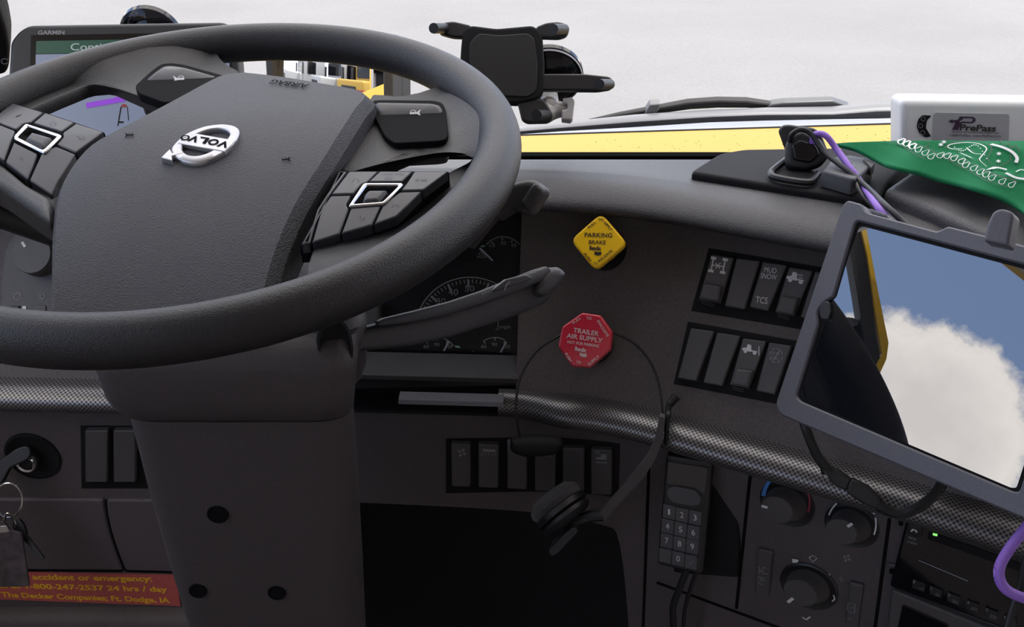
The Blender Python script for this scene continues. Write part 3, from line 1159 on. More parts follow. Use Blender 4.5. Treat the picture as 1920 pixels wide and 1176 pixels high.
b = MB()
b.plate_px(SF3, [(1006, 553), (1016, 520), (1034, 503), (1052, 499), (1066, 512), (1062, 524), (1042, 549), (1024, 558)], -.010, .012, .006, r=8)
b.out('end_cap', M['grey'], st, ang=60)
b = MB()
b.plate_px(SF2, [(922, 546), (950, 524), (985, 515), (1000, 520), (990, 528), (955, 538), (938, 545)], .004, .0085, .001, r=3)
b.out('rocker_button', M['button'], st)
b = MB()
b.stroke_px(SF2, [(946, 545), (949, 535), (956, 528)], 1.6, .0095)
b.out('key_lettering', M['dim'], st)
b = MB()
b.text_px(SF2, '((O))', 913, 548, 20, 7, -.33, .0075)
b.out('key_lettering', M['dim'], st)
# tip of the other lever beyond the rim
UP = at(985, 368, .86)
UF = Fr(UP, (1, -.25, .1), CU)
st2 = thing('control_stalk', 'short grey lever tip poking out beyond the wheel rim, just above the gauges', 'control stalk', UF)
b = MB()
b.plate_px(UF, [(925, 398), (952, 352), (962, 342), (978, 338), (992, 335), (1004, 338), (1021, 352), (1020, 362), (996, 398), (985, 404), (960, 392), (930, 412)], -.014, .006, .006, r=6, seg=4)
b.out('lever', M['grey'], st2, ang=60)
b = MB().plate_px(UF, [(976, 376), (996, 346), (1006, 341), (1020, 354), (1018, 364), (994, 398), (988, 396)], .004, .010, .004, r=5).out('tip_button', M['grey'], st2, ang=60)
b = MB().tube([at(880, 455, .90), at(925, 400, .88), at(955, 370, .865)], .0075, 10).out('lever_arm', M['grey'], st2)
# turn signal lever behind the other side of the wheel
TSA, TSB = at(150, 456, .90), at(-60, 376, .86)
b = MB()
TF = Fr(TSA, (TSB - TSA).normalized(), CU)
st3 = thing('control_stalk', 'dark turn signal lever behind the wheel, above the round light switch', 'control stalk', TSA)
b.tube([TSA, TSA.lerp(TSB, .5) + Vector((0, 0, .002)), TSB], [.012, .0145, .015], 14)
b.out('lever', M['black'], st3)

# ------------------------------------------------------------------ instrument cluster
CLF = dfr(DW, 835, 565)
CLF.o -= CLF.ez * .022
clu = thing('instrument_cluster', 'black instrument cluster with white-marked gauges behind the steering wheel', 'instrument cluster', CLF)
b = MB().plate_px(CLF, [(600, 425), (982, 405), (978, 722), (600, 730)], -.02, 0, .0)
cl_face = b.out('dial_face', M['dial'], clu)
b = MB()   # side cheek seen under the rim
b.plate_px(CLF, [(640, 560), (712, 556), (710, 618), (640, 628)], .0, .020, .004, r=4)
b.out('cluster_bezel', M['dash'], clu)
b = MB().plate_px(CLF, [(713, 538), (745, 538), (743, 573), (712, 573)], .0, .0006, 0)
M['lcd'] = mat('dim_display', (0.012, 0.017, 0.032), 0.3)
b.out('message_display', M['lcd'], clu)
M['amber'] = mat('amber_lamp', (0.8, 0.30, 0.02), 0.4, emit=.25)
MB().poly_px(CLF, [(729, 553), (741, 553), (735, 545)], .0012).out('warning_lamp', M['amber'], clu)
g = MB(); gd = MB(); gg = MB()
M['greenink'] = mat('green_ink', (.25, .45, .33), .6)
def arc_px(cx, cy, rx, ry, a0, a1, n=20):
    return [(cx + rx * math.cos(R(a0 + (a1 - a0) * i / n)), cy - ry * math.sin(R(a0 + (a1 - a0) * i / n))) for i in range(n + 1)]
# speedometer, centre about (880, 618)
cx, cy, rx, ry = 881, 622, 103, 102
gd.stroke_px(CLF, arc_px(cx, cy, rx, ry, 158, 40, 30), 1.8, .0008)
for k in range(0, 27):
    a = 160 - k * 4.55
    big = k % 5 == 0
    ln = 15 if big else (10 if k % 5 in (2, 3) and False else 7)
    p = [(cx + (rx - 4) * math.cos(R(a)), cy - (ry - 4) * math.sin(R(a))), (cx + (rx - 4 - ln) * math.cos(R(a)), cy - (ry - 4 - ln) * math.sin(R(a)))]
    (g if big else gd).stroke_px(CLF, p, 4.2 if big else 1.5, .0008)
for s_, u, v in (('30', 827, 565), ('40', 850, 548), ('50', 880.5, 541), ('60', 913, 547)):
    g.text_px(CLF, s_, u, v, 18, 11.5, 0, .0008)
gd.text_px(CLF, 'mph', 947, 614, 20, 9, 0, .0008)
gd.stroke_px(CLF, [(934, 600), (934, 618), (929, 618)], 1.3, .0008)
def psi(cx, cy, extra):
    gd.stroke_px(CLF, arc_px(cx, cy, 37, 37, 127, 35 if extra else 60, 16), 1.6, .0008)
    for a in (125, 90, 58):
        gd.stroke_px(CLF, [(cx + 36 * math.cos(R(a)), cy - 36 * math.sin(R(a))), (cx + 31 * math.cos(R(a)), cy - 31 * math.sin(R(a)))], 2, .0008)
    for s_, du, dv, w_ in (('60', -21, -20, 10), ('90', -1, -24, 10), ('120', 22, -20, 13)):
        gd.text_px(CLF, s_, cx + du, cy + dv, w_, 6.5, 0, .0008)
    b_ = MB().poly_px(CLF, [(cx + 1, cy + 5), (cx + 4, cy + 6), (cx + 23, cy - 28), (cx + 20, cy - 30)], .003)
    b_.out('needle', M['needle'], clu)
psi(820, 670, True)
psi(928, 670, False)
gg.poly_px(CLF, [(853, 651), (863, 653), (861, 649), (853, 648)], .0009)
gd.text_px(CLF, 'PSI', 857.5, 663.5, 12, 7, 0, .0008)
def boost(u, v, ch):
    gd.stroke_px(CLF, [(u + 5.2 * math.cos(k * .524), v - 5.2 * math.sin(k * .524)) for k in range(12)], 1, .0008, closed=True)
    gd.text_px(CLF, ch, u, v, 3.5, 5.5, 0, .0008)
    for (a, b_) in ((0, -9), (-7, 5), (7, 5)):
        gd.poly_px(CLF, [(u + a - 2, v + b_ - 1.2), (u + a + 2, v + b_ - 1.2), (u + a, v + b_ + 1.5)], .0008)
boost(779.5, 668, 'P'); boost(887.5, 668, 'S'); boost(903, 478, 'A')
gd.stroke_px(CLF, arc_px(943, 484, 40, 40, 142, 40, 16), 1.6, .0008)
for a in (125, 92, 62):
    gd.stroke_px(CLF, [(943 + 38 * math.cos(R(a)), 484 - 38 * math.sin(R(a))), (943 + 33 * math.cos(R(a)), 484 - 33 * math.sin(R(a)))], 2, .0008)
for s_, u, v in (('15', 923, 460), ('30', 943.5, 456), ('45', 963, 460)):
    gd.text_px(CLF, s_, u, v, 10, 6.5, 0, .0008)
gg.out('green_marking', M['greenink'], clu)
gg = MB()
gg.poly_px(CLF, [(901, 463), (909, 463), (909, 461), (904, 460)], .0009)
MB().poly_px(CLF, [(898, 467), (901, 464), (925, 488), (923, 490)], .003).out('needle', M['needle'], clu)
g.out('gauge_lettering', M['dim'], clu)
gd.out('gauge_marking', mat('gauge_ink', (.26, .28, .27), .6), clu)
gg.out('green_marking', M['greenink'], clu)

# ------------------------------------------------------------------ brake knobs
def dfr_top(dz, u, v, h):
    """frame on the dash whose point at height h shows at (u, v)"""
    uu, vv = u, v
    for _ in range(12):
        f = dfr(dz, uu, vv)
        a, c = proj(f.w(0, 0, h))
        uu += u - a; vv += v - c
    return f
def maker_mark(bld, f, u, v, w, slope, h):
    """the valve maker's word over its small head-shaped mark"""
    bld.text_px(f, 'Bendix', u - w * .03, v - w * .16, w, w * .36, slope, h, bold=.045)
    k = w / 22
    pts = [(-3, 2), (3, 3.5), (10, 2.5), (11, 6), (9, 9.5), (3, 10), (-3, 8.5), (-2, 5)]
    bld.poly_px(f, [(u + x * k, v + y * k + slope * x * k) for x, y in pts], h)
def knob(name, label, cat, ctr, outline, rnd, h, m, ink, words, mark, stem_r, dots):
    f = dfr_top(DW, ctr[0], ctr[1], h)
    t = thing(name, label, cat, f)
    TF_ = Fr(f.w(0, 0, h), f.ex, f.ey)
    MB().plate_px(TF_, outline, -.009, 0, .0022, r=rnd).out('knob_face', m, t, ang=45)
    MB().lathe(f, [(stem_r * 1.12, -.004), (stem_r * 1.12, .010), (stem_r, .014), (stem_r * .82, h - .022), (stem_r * 1.15, h - .008)], 28).out('stem', m, t)
    MB().lathe(f, [(stem_r * 1.9, -.001), (stem_r * 1.85, .0035), (stem_r * 1.3, .0045), (stem_r * 1.2, .002)], 32, True, False).out('collar', M['matte'], t)
    b = MB()
    for s_, u, v, w, hh, sl in words:
        b.text_px(TF_, s_, u, v, w, hh, sl, .0004, bold=.018)
    maker_mark(b, TF_, *mark, .0004)
    b.out('lettering', ink, t)
    return t
tn = lambda deg: math.tan(R(deg))
knob('parking_brake_knob', 'yellow diamond-shaped pull knob lettered for the parking brake', 'knob', (1123, 454),
     [(1127, 399), (1177, 457), (1116, 508), (1069, 450)], 15, .046, M['yellow'], M['inkblack'],
     [('PARKING', 1122, 441, 52, 8.6, .02), ('BRAKE', 1120, 454.5, 32, 7.6, .02), ('PULL', 1109.5, 422, 17, 5, tn(-42)), ('TO', 1126.5, 412, 9, 5, .05),
      ('APPLY', 1140, 424, 22, 5, tn(48)), ('PUSH', 1102, 482.5, 18, 5, tn(49)), ('TO', 1116.5, 494, 8.5, 5, .03), ('RELEASE', 1135, 480, 33, 5, tn(-40))],
     (1117, 469, 22, .05), .0115, 0)
knob('trailer_air_knob', 'red eight-sided pull knob lettered for the trailer air supply', 'knob', (1097, 638),
     [(1091, 586), (1126, 591), (1148, 622), (1145, 656), (1107, 690), (1072, 688), (1046, 650), (1053, 613)], 4, .046, M['red'], mat('knob_ink', (.55, .42, .42), .6),
     [('TRAILER', 1099, 622.5, 48, 9, .15), ('AIR SUPPLY', 1096, 634, 68, 9, .15), ('NOT FOR PARKING', 1093.5, 645, 60, 5.6, .14), ('PULL', 1081, 601, 18, 5.2, tn(-40)),
      ('TO', 1104.5, 597, 9.5, 5.2, .12), ('EVACUATE', 1130.5, 616, 35, 5.2, tn(57)), ('PUSH', 1065.5, 670, 18, 5.2, tn(56)), ('TO', 1085, 679.5, 9, 5.2, .1), ('SUPPLY', 1113, 676, 26, 5.2, tn(-40))],
     (1089.5, 659, 22, .18), .0115, 0)

# ------------------------------------------------------------------ rocker switches
def housing(px, dz):
    c = [solve(dz, u, v) for u, v in px]
    rws = []
    for i in range(17):
        t = i / 16
        r_ = []
        for j in range(9):
            k = j / 8
            s_ = (c[0][0] * (1 - t) + c[1][0] * t) * (1 - k) + (c[3][0] * (1 - t) + c[2][0] * t) * k
            z_ = (c[0][1] * (1 - t) + c[1][1] * t) * (1 - k) + (c[3][1] * (1 - t) + c[2][1] * t) * k
            edge = i in (0, 16) or j in (0, 8)
            r_.append(dpt(s_, dz(z_) + (.0002 if edge else .0014), z_))
        rws.append(r_)
    MB().grid(rws).out('switch_housing', M['matte'], dash)
housing([(1329, 465), (1548, 502), (1510, 619), (1296, 583)], DW)
housing([(1290, 603), (1512, 642), (1470, 760), (1263, 720)], DW)
def rocker(label, q, dz, paddle=None, signs=None, group=None, hgt=.0075, name='rocker_switch', ink='ink'):
    u = sum(p[0] for p in q) / 4; v = sum(p[1] for p in q) / 4
    f = dfr(dz, u, v)
    t = thing(name, label, 'switch', f, group)
    MB().plate_px(f, q, .0008, hgt, .0016, r=3).out('rocker', M['switch'], t, ang=50)
    if paddle:
        MB().plate_px(f, paddle, hgt - .001, hgt + .0065, .0035, r=3, seg=4).out('paddle', M['switch'], t, ang=50)
        (a, b_), (c, d_) = paddle[3], paddle[2]
        MB().stroke_px(f, [(a + 5, b_ + 4), (c - 8, d_ + 4)], 1.4, hgt * .6).stroke_px(f, [(a + 6, b_ + 8), (c - 9, d_ + 8)], 1.2, hgt * .6).out('ridge', M['switch'], t)
    if signs:
        b = MB()
        signs(b, f, hgt + .0004)
        b.out('switch_lettering', M[ink], t)
    return t
def truck_sign(b, f, h, u, v, k, tail):
    T = lambda pts: [(u + k * x, v + k * (y + x * .19)) for x, y in pts]
    b.poly_px(f, T([(-17, 3), (-15, -2), (-6, -4), (-4, -12), (4, -12), (5, 2), (4, 4), (-10, 4)]), h)
    b.poly_px(f, T([(5, 0), (18, 0), (18, 3), (5, 3)]), h)
    for x in (-9, 12):
        b.poly_px(f, [(u + k * x + 4.3 * k * math.cos(a), v + k * (5 + x * .19) + 4.3 * k * math.sin(a)) for a in [i * .524 for i in range(12)]], h)
    for a, c in tail:
        b.stroke_px(f, T([a, c]), 1.5, h)
GR = 'rocker switches on the wing panel'
def sg1(b, f, h):
    for x, y in ((1335, 496), (1357, 499)):
        b.stroke_px(f, [(x + 3, y - 13), (x - 2, y + 13)], 2.6, h)
        for dx, dy in ((3, -12), (-2, 12)):
            b.stroke_px(f, [(x + dx - 5, y + dy - 1), (x + dx + 5, y + dy + 1)], 5, h)
    b.stroke_px(f, [(1336, 497), (1356, 500)], 2.0, h)
    b.stroke_px(f, [(1342, 493), (1350, 504)], 1.6, h).stroke_px(f, [(1351, 493), (1341, 504)], 1.6, h)
rocker('black flip-guard switch with an axle lock symbol, first in the upper switch row', [(1334, 476), (1376, 483), (1350, 569), (1309, 562)], DW, [(1319, 529), (1353, 535), (1347, 567), (1309, 560)], sg1, GR)
rocker('blank black rocker switch between the axle lock and mud snow switches', [(1381, 483), (1425, 489), (1396, 580), (1358, 574)], DW, None, None, GR)
def sg3(b, f, h):
    b.text_px(f, 'MUD', 1444.5, 507, 23, 10, .13, h); b.text_px(f, 'SNOW', 1441.5, 518.5, 30, 10, .13, h); b.text_px(f, 'TCS', 1428, 563, 22, 12, .12, h)
rocker('black rocker switch lettered MUD SNOW and TCS', [(1430, 490), (1476, 497), (1440, 583), (1405, 576)], DW, None, sg3, GR)
rocker('black flip-guard switch with a truck and arrow symbol, in the upper row', [(1479, 500), (1525, 507), (1489, 593), (1453, 586)], DW, [(1465, 553), (1498, 558), (1488, 592), (1453, 585)],
       lambda b, f, h: truck_sign(b, f, h, 1490, 522, .95, [((5, -8), (16, -9)), ((8, -3), (16, -3))]), GR)
rocker('black rocker switch half hidden behind the tablet case, last in the upper row', [(1528, 508), (1572, 515), (1542, 603), (1500, 595)], DW, None, None, GR)
rocker('blank black rocker switch, first in the lower row above the headset cord plug', [(1295, 615), (1339, 621), (1305, 715), (1270, 709)], DW, None, None, GR)
rocker('blank black rocker switch, second in the lower row', [(1344, 623), (1388, 630), (1354, 724), (1318, 718)], DW, None, None, GR)
rocker('black flip-guard switch with a truck and upright bar symbol, in the lower row', [(1393, 634), (1437, 640), (1403, 729), (1368, 722)], DW, [(1380, 690), (1412, 694), (1403, 727), (1368, 722)],
       lambda b, f, h: truck_sign(b, f, h, 1405, 656, .82, [((22, -12), (22, 9))]), GR)
def sg9(b, f, h):
    for k in range(8):
        a0, a1 = k * 45 + 5, k * 45 + 36
        b.stroke_px(f, [(1455 + 12 * math.cos(R(a)), 667 + 13.5 * math.sin(R(a))) for a in (a0, (a0 + a1) / 2, a1)], 1.4, h)
    b.text_px(f, 'ECO-', 1455, 663, 17, 6.5, .15, h); b.text_px(f, 'ROLL', 1454, 672, 17, 6.5, .15, h)
    b.stroke_px(f, [(1448, 679), (1463, 656)], 1.6, h)
rocker('black rocker switch with a dashed round ECO-ROLL sign beside the tablet', [(1442, 642), (1484, 648), (1452, 740), (1417, 733)], DW, None, sg9, GR, ink='dim')
# the lower bank in the shade under the trim
housing([(836, 822), (1163, 832), (1160, 934), (836, 925)], DL)
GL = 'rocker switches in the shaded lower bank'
def fan_sign(b, f, h, u, v, k):
    for i in range(4):
        a = i * 1.571 + .3
        b.poly_px(f, [(u + k * r_ * math.cos(a + d), v + k * r_ * math.sin(a + d)) for r_, d in ((1, 0), (6, -.3), (8.5, .05), (8, .55), (4, .5))], h)
def lamp_sign(b, f, h):
    b.poly_px(f, [(905, 842), (929, 843), (929, 848), (905, 847)], h)
    for i in range(5):
        b.stroke_px(f, [(905 + i * 6, 850), (904 + i * 6 + (i - 2) * .7, 854)], 1.3, h)
def foot_sign(b, f, h):
    b.poly_px(f, [(1128, 852), (1137, 852), (1137, 862), (1117.5, 862), (1117.5, 858), (1126, 857)], h)
    b.text_px(f, 'PS', 1121, 849.5, 9, 7, 0, h); b.stroke_px(f, [(1117, 867), (1138, 868)], 2.6, h)
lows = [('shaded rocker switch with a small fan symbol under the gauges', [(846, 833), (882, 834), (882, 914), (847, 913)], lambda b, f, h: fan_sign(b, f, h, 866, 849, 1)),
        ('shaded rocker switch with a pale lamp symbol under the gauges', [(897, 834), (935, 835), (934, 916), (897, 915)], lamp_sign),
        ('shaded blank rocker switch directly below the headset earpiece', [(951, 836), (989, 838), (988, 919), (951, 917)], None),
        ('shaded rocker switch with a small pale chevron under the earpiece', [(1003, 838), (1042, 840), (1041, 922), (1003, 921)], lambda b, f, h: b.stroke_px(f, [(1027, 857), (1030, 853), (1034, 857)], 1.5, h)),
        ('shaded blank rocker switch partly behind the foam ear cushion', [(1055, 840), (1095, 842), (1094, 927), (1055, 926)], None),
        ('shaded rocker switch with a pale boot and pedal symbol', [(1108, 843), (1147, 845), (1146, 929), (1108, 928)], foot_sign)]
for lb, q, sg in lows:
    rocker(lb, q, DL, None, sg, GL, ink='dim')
# pair beside the ignition
housing([(151, 798), (300, 798), (300, 916), (153, 916)], DL)
GK = 'blank switches beside the ignition lock'
rocker('blank dark rocker switch next to the ignition lock', [(159, 808), (202, 808), (201, 905), (160, 905)], DL, None, None, GK)
rocker('blank dark rocker switch half hidden by the steering column shroud', [(212, 808), (254, 808), (254, 905), (213, 905)], DL, None, None, GK)

# ------------------------------------------------------------------ panel joints and the climate controls
for (u0, v0), (u1, v1) in (((1411, 852), (1381, 1140)), ((1217, 870), (1206, 1180)), ((1232, 1092), (1470, 1180)), ((1668, 972), (1640, 1185))):
    pts = []
    for k in range(7):
        s, z = solve(DL, u0 + (u1 - u0) * k / 6, v0 + (v1 - v0) * k / 6)
        pts.append(dpt(s, DL(z) + .0004, z))
    MB().tube(pts, .0016, 6, sm=0).out('panel_seam', M['groove'], dash)
def dial(label, base, face_c, r_base, r_face, h, tick, extras):
    f = dfr(DL, *base)
    k = (f.px(base[0] + 10, base[1]) - f.px(base[0] - 10, base[1])).length / 20 * .96
    t = thing('climate_dial', label, 'dial', f, 'round climate dials')
    MB().lathe(f, [(r_base * k, -.002), (r_base * k, .0012), (r_base * k * .94, .0026), (r_base * k * .9, .002)], 40).out('dial_base', M['black'], t)
    g = Fr(f.o, f.ex, f.ey)
    fc = g.px(face_c[0], face_c[1], h)
    fc *= 1.0
    rs = []
    for rr, hh in ((r_face * 1.28, .002), (r_face * 1.16, .006), (r_face * 1.05, h * .8), (r_face, h - .0012), (r_face * .95, h), (r_face * .01, h)):
        w_ = min(1, max(0, hh / h))
        rs.append([g.w(fc.x * w_ + rr * k * math.cos(a), fc.y * w_ + rr * k * math.sin(a), hh) for a in [2 * math.pi * i / 40 for i in range(40)]])
    kb = MB().rings(rs, True, False, True).out('knob', M['switch'], t, ang=40)
    MB().stroke_px(g, tick, 5.5, h + .0005).out('pointer', M['ink'], kb)
    for nm, m, fn in extras:
        b = MB(); fn(b, g); b.out(nm, m, t)
    return t
M['bluearc'] = mat('blue_mark', (.06, .22, .55), .6)
M['redarc'] = mat('red_mark', (.22, .02, .04), .6)
def wedge(b, f, c, r, a0, a1, w0, w1, h=.0032, n=16):
    o, i_ = [], []
    for k in range(n + 1):
        a = R(a0 + (a1 - a0) * k / n); w_ = w0 + (w1 - w0) * k / n
        o.append((c[0] + r * math.cos(a), c[1] - r * 1.08 * math.sin(a))); i_.append((c[0] + (r - w_) * math.cos(a), c[1] - (r - w_) * 1.08 * math.sin(a)))
    for k in range(n):
        b.poly_px(f, [o[k], o[k + 1], i_[k + 1], i_[k]], h)
dial('climate dial with blue and red temperature arcs', (1476, 944), (1457, 956), 52, 30, .020, [(1428, 949), (1439, 952)],
     [('blue_arc', M['bluearc'], lambda b, f: wedge(b, f, (1476, 937), 49, 172, 38, 8, 1.5)), ('red_arc', M['redarc'], lambda b, f: wedge(b, f, (1474, 943), 46, 88, -22, 1.0, 4))])
dial('climate dial ringed by white fan speed arcs', (1597, 985), (1577, 997), 52, 30, .020, [(1589, 988), (1598, 982)],
     [('speed_marking', M['ink'], lambda b, f: [wedge(b, f, (1597, 983), 47, a0, a1, 3, 3) for a0, a1 in ((160, 128), (120, 92), (42, 22), (14, -24))])])
def vent_signs(b, f):
    b.poly_px(f, [(1485, 1048), (1497, 1050), (1496, 1055), (1486, 1056)], .0032)
    b.stroke_px(f, [(1517, 1046), (1524, 1042), (1532, 1047), (1524, 1054), (1517, 1046)], 1.3, .0032)
    b.stroke_px(f, [(1563, 1116), (1565, 1124), (1560, 1128)], 2.5, .0032)
    b.stroke_px(f, [(1504, 1158), (1512, 1162), (1519, 1157)], 3, .0032)
    b.stroke_px(f, [(1554, 1076), (1556, 1079)], 2, .0032)
dial('climate dial ringed by air vent symbols, lowest of the climate dials', (1517, 1099), (1500, 1112), 54, 31, .020, [(1477, 1130), (1487, 1122)], [('vent_lettering', M['ink'], vent_signs)])
cf = dfr(DL, 1560, 1060)
b = MB()
fan_sign(b, cf, .0006, 1588, 1047, .9)
b.text_px(cf, '0', 1577, 1086, 5, 8, 0, .0006)
b.out('panel_lettering', M['dim'], dash)
def ac(b, f, h):
    b.text_px(f, 'AC', 1429, 1070, 17, 14, .1, h); b.text_px(f, 'ON', 1427, 1086, 12, 9, .1, h); b.stroke_px(f, [(1421, 1094), (1430, 1096)], 1.5, h)
rocker('slim black push switch lettered AC ON', [(1422, 1030), (1449, 1036), (1440, 1121), (1415, 1116)], DL, None, ac, None, .004, 'push_switch', 'dim')
def mir(b, f, h):
    b.stroke_px(f, [(1590, 1131), (1603, 1133), (1602, 1150), (1594, 1149), (1589, 1143)], 1.6, h, closed=True)
    b.stroke_px(f, [(1593, 1138), (1596, 1142), (1599, 1138)], 1.2, h); b.stroke_px(f, [(1590, 1160), (1597, 1162)], 1.4, h)
rocker('slim black push switch with a mirror heating symbol', [(1593, 1092), (1619, 1099), (1608, 1176), (1584, 1170)], DL, None, mir, None, .004, 'push_switch', 'dim')

# ------------------------------------------------------------------ radio and the tray below it
RF = dfr(DL, 1790, 1080)
rad = thing('radio', 'black car radio with numbered preset keys and a disc slot', 'radio', RF)
MB().plate_px(RF, [(1701, 968), (1965, 1055), (1950, 1205), (1668, 1100)], -.01, .006, .002, r=4).out('faceplate', M['gloss'], rad)
b = MB()
for cx_, cy_ in ((1689, 981), (1672, 1071)):
    MB().plate_px(RF, [(cx_ - 10, cy_ - 14), (cx_ + 11, cy_ - 10), (cx_ + 10, cy_ + 12), (cx_ - 10, cy_ + 8)], -.004, .003, .001, r=5).out('mounting_ear', M['switch'], rad)
    MB().poly_px(RF, [(cx_ + 5 * math.cos(a), cy_ + 6 * math.sin(a)) for a in [i * .45 for i in range(14)]], .0036).out('screw_hole', M['groove'], rad)
MB().plate_px(RF, [(1741, 997), (1940, 1066), (1940, 1082), (1739, 1011)], .0055, .0066, 0, r=5).out('disc_slot', M['matte'], rad)
MB().plate_px(RF, [(1749, 1000), (1758, 1002), (1757, 1006), (1749, 1004)], .0066, .0069, 0).out('green_lamp', mat('green_lamp', (.3, .9, .2), .4, emit=.8), rad)
MB().stroke_px(RF, [(1723, 1051), (1815, 1090)], 1.6, .0066).out('bright_edge', M['needle'], rad)
k_ = MB().plate_px(RF, [(1703, 983), (1730, 990), (1728, 1008), (1701, 1001)], .005, .008, .001, r=4).out('phone_key', M['black'], rad)
b = MB(); b.stroke_px(RF, [(1708, 997), (1712, 993), (1717, 995), (1719, 999)], 3, .0085); b.out('key_symbol', M['ink'], k_)
b = MB()
b.text_px(RF, 'Bluetooth', 1725, 978, 22, 6, .3, .0066); b.text_px(RF, 'PHONE', 1711, 1010, 14, 4.5, .3, .0066); b.text_px(RF, 'x2 REDIAL', 1711, 1018, 20, 4.5, .32, .0066)
b.stroke_px(RF, [(1706, 971), (1709, 973), (1707, 977), (1705, 973)], 1.4, .0066)
b.text_px(RF, 'VOLVO', 1884, 1032, 42, 8, .35, .0066)
b.out('lettering', M['dim'], rad)
for i, (u, v, d) in enumerate(((1722, 1099, '>|'), (1754, 1111, 'o-'), (1787, 1124, 'SRC'), (1823, 1138, 'RPT'), (1858, 1152, 'RDM'), (1893, 1166, 'SC'))):
    kk = MB().plate_px(RF, [(u - 11, v - 12), (u + 13, v - 3), (u + 11, v + 13), (u - 12, v + 4)], .005, .0078, .0008, r=2).out('preset_key', M['black'], rad)
    b = MB(); b.text_px(RF, str(i + 1), u - 8, v - 8, 3 if i == 0 else 5, 6, .35, .0082); b.text_px(RF, d, u + 4, v + 5, 8 if len(d) < 3 else 12, 6, .38, .0082)
    b.out('key_symbol', M['dim'], kk)
tray = thing('console_tray', 'dark framed console bay with a glossy panel, below the radio', 'tray', RF.moved(0, -.05, 0))
MB().plate_px(RF, [(1672, 1106), (1945, 1216), (1940, 1300), (1655, 1230)], -.01, .006, .002, r=6).out('bay_frame', M['switch'], tray)
MB().plate_px(RF, [(1692, 1134), (1778, 1172), (1790, 1260), (1675, 1220)], .005, .0072, .0008, r=5).out('glossy_panel', M['gloss'], tray)

# ------------------------------------------------------------------ keypad handset
def efr(u, v, depth, a, l, roll=0.0):
    h = Vector((math.cos(a), -math.sin(a), 0)); n = Vector((math.sin(a), math.cos(a), 0))
    w_ = n * math.sin(l) + Vector((0, 0, 1)) * math.cos(l)
    return Fr(at(u, v, depth), h * math.cos(roll) + w_ * math.sin(roll), w_ * math.cos(roll) - h * math.sin(roll))
KP0 = dfr(DL, 1285, 965)
dk = (KP0.o - CAM).dot(CF)
KF_ = efr(1285, 965, dk - .040, R(17), R(6))
kp = thing('keypad_handset', 'black handset with a grey number keypad and small display', 'keypad', KF_)
MB().plate_px(KF_, [(1249, 853), (1337, 867), (1318, 1079), (1232, 1060)], -.020, 0, .003, r=9).out('handset_body', M['black'], kp, ang=45)
M['lcdgrey'] = mat('handset_display', (.045, .043, .045), .08, spec=.6)
MB().plate_px(KF_, [(1252, 866), (1328, 878), (1321, 929), (1305, 916), (1262, 909), (1249, 909)], -.001, .0012, .0006, r=4).out('display', M['lcdgrey'], kp)
M['key'] = mat('key_grey', (.062, .063, .072), .5)
MB().plate_px(KF_, [(1250, 918), (1262, 912), (1304, 920), (1316, 935), (1311, 948), (1296, 950), (1260, 942), (1250, 932)], -.001, .0018, .0008, r=6).out('select_key', M['key'], kp)
keys = [('1', 1254.5, 960), ('2', 1278.5, 966), ('3', 1303, 971), ('4', 1251.5, 987), ('5', 1276, 993), ('6', 1300, 999), ('7', 1250, 1014), ('8', 1274, 1020), ('9', 1298, 1025), ('', 1247, 1042), ('0', 1271.5, 1048), ('v', 1295.5, 1054)]
for s_, u, v in keys:
    q = [(u - 11.3, v - 15), (u + 12.3, v - 10), (u + 11, v + 16), (u - 12.2, v + 11)]
    kk = MB().plate_px(KF_, q, -.001, .0013, .0006, r=2).out('number_key', M['key'], kp)
    if s_:
        b = MB()
        if s_ == 'v':
            b.stroke_px(KF_, [(1291.5, 1054), (1294.5, 1058), (1300, 1052)], 1.2, .0017)
        else:
            b.text_px(KF_, s_, u, v, 3.6 if s_ == '1' else 6.5, 10.5, .1, .0017)
        b.out('digit', M['dim'] if s_ == 'v' else M['ink'], kk)
HB = Fr(KF_.w(0, 0, -.021), KF_.ex, KF_.ey)
hold = thing('handset_holder', 'matt black holder behind the keypad handset', 'holder', HB)
MB().plate_px(HB, [(1268, 838), (1398, 852), (1384, 1086), (1262, 1076)], -.030, 0, .004, r=6).out('holder_box', M['matte'], hold)
# cords hanging from it
def cord(name, label, pts, r, m='cable', n=10, cat='cable'):
    b = MB().tube(pts, r, n)
    o = b.out(name, M[m])
    return tag(o, label, cat)
def hcord(pts, r):
    MB().tube(pts, r, 10).out('cord', M['cable'], kp)
def fd(u, v, off, dz=DL):
    s, z = solve(dz, u, v)
    return dpt(s, dz(z) + off, z)
hcord([KF_.w(*KF_.px(1290, 1068), -.010), fd(1287, 1095, .036), fd(1286, 1130, .036), fd(1283, 1185, .036)], .0036)
hcord([KF_.w(*KF_.px(1308, 1070), -.012), fd(1306, 1100, .030), fd(1300, 1150, .030), fd(1296, 1185, .030)], .0022)

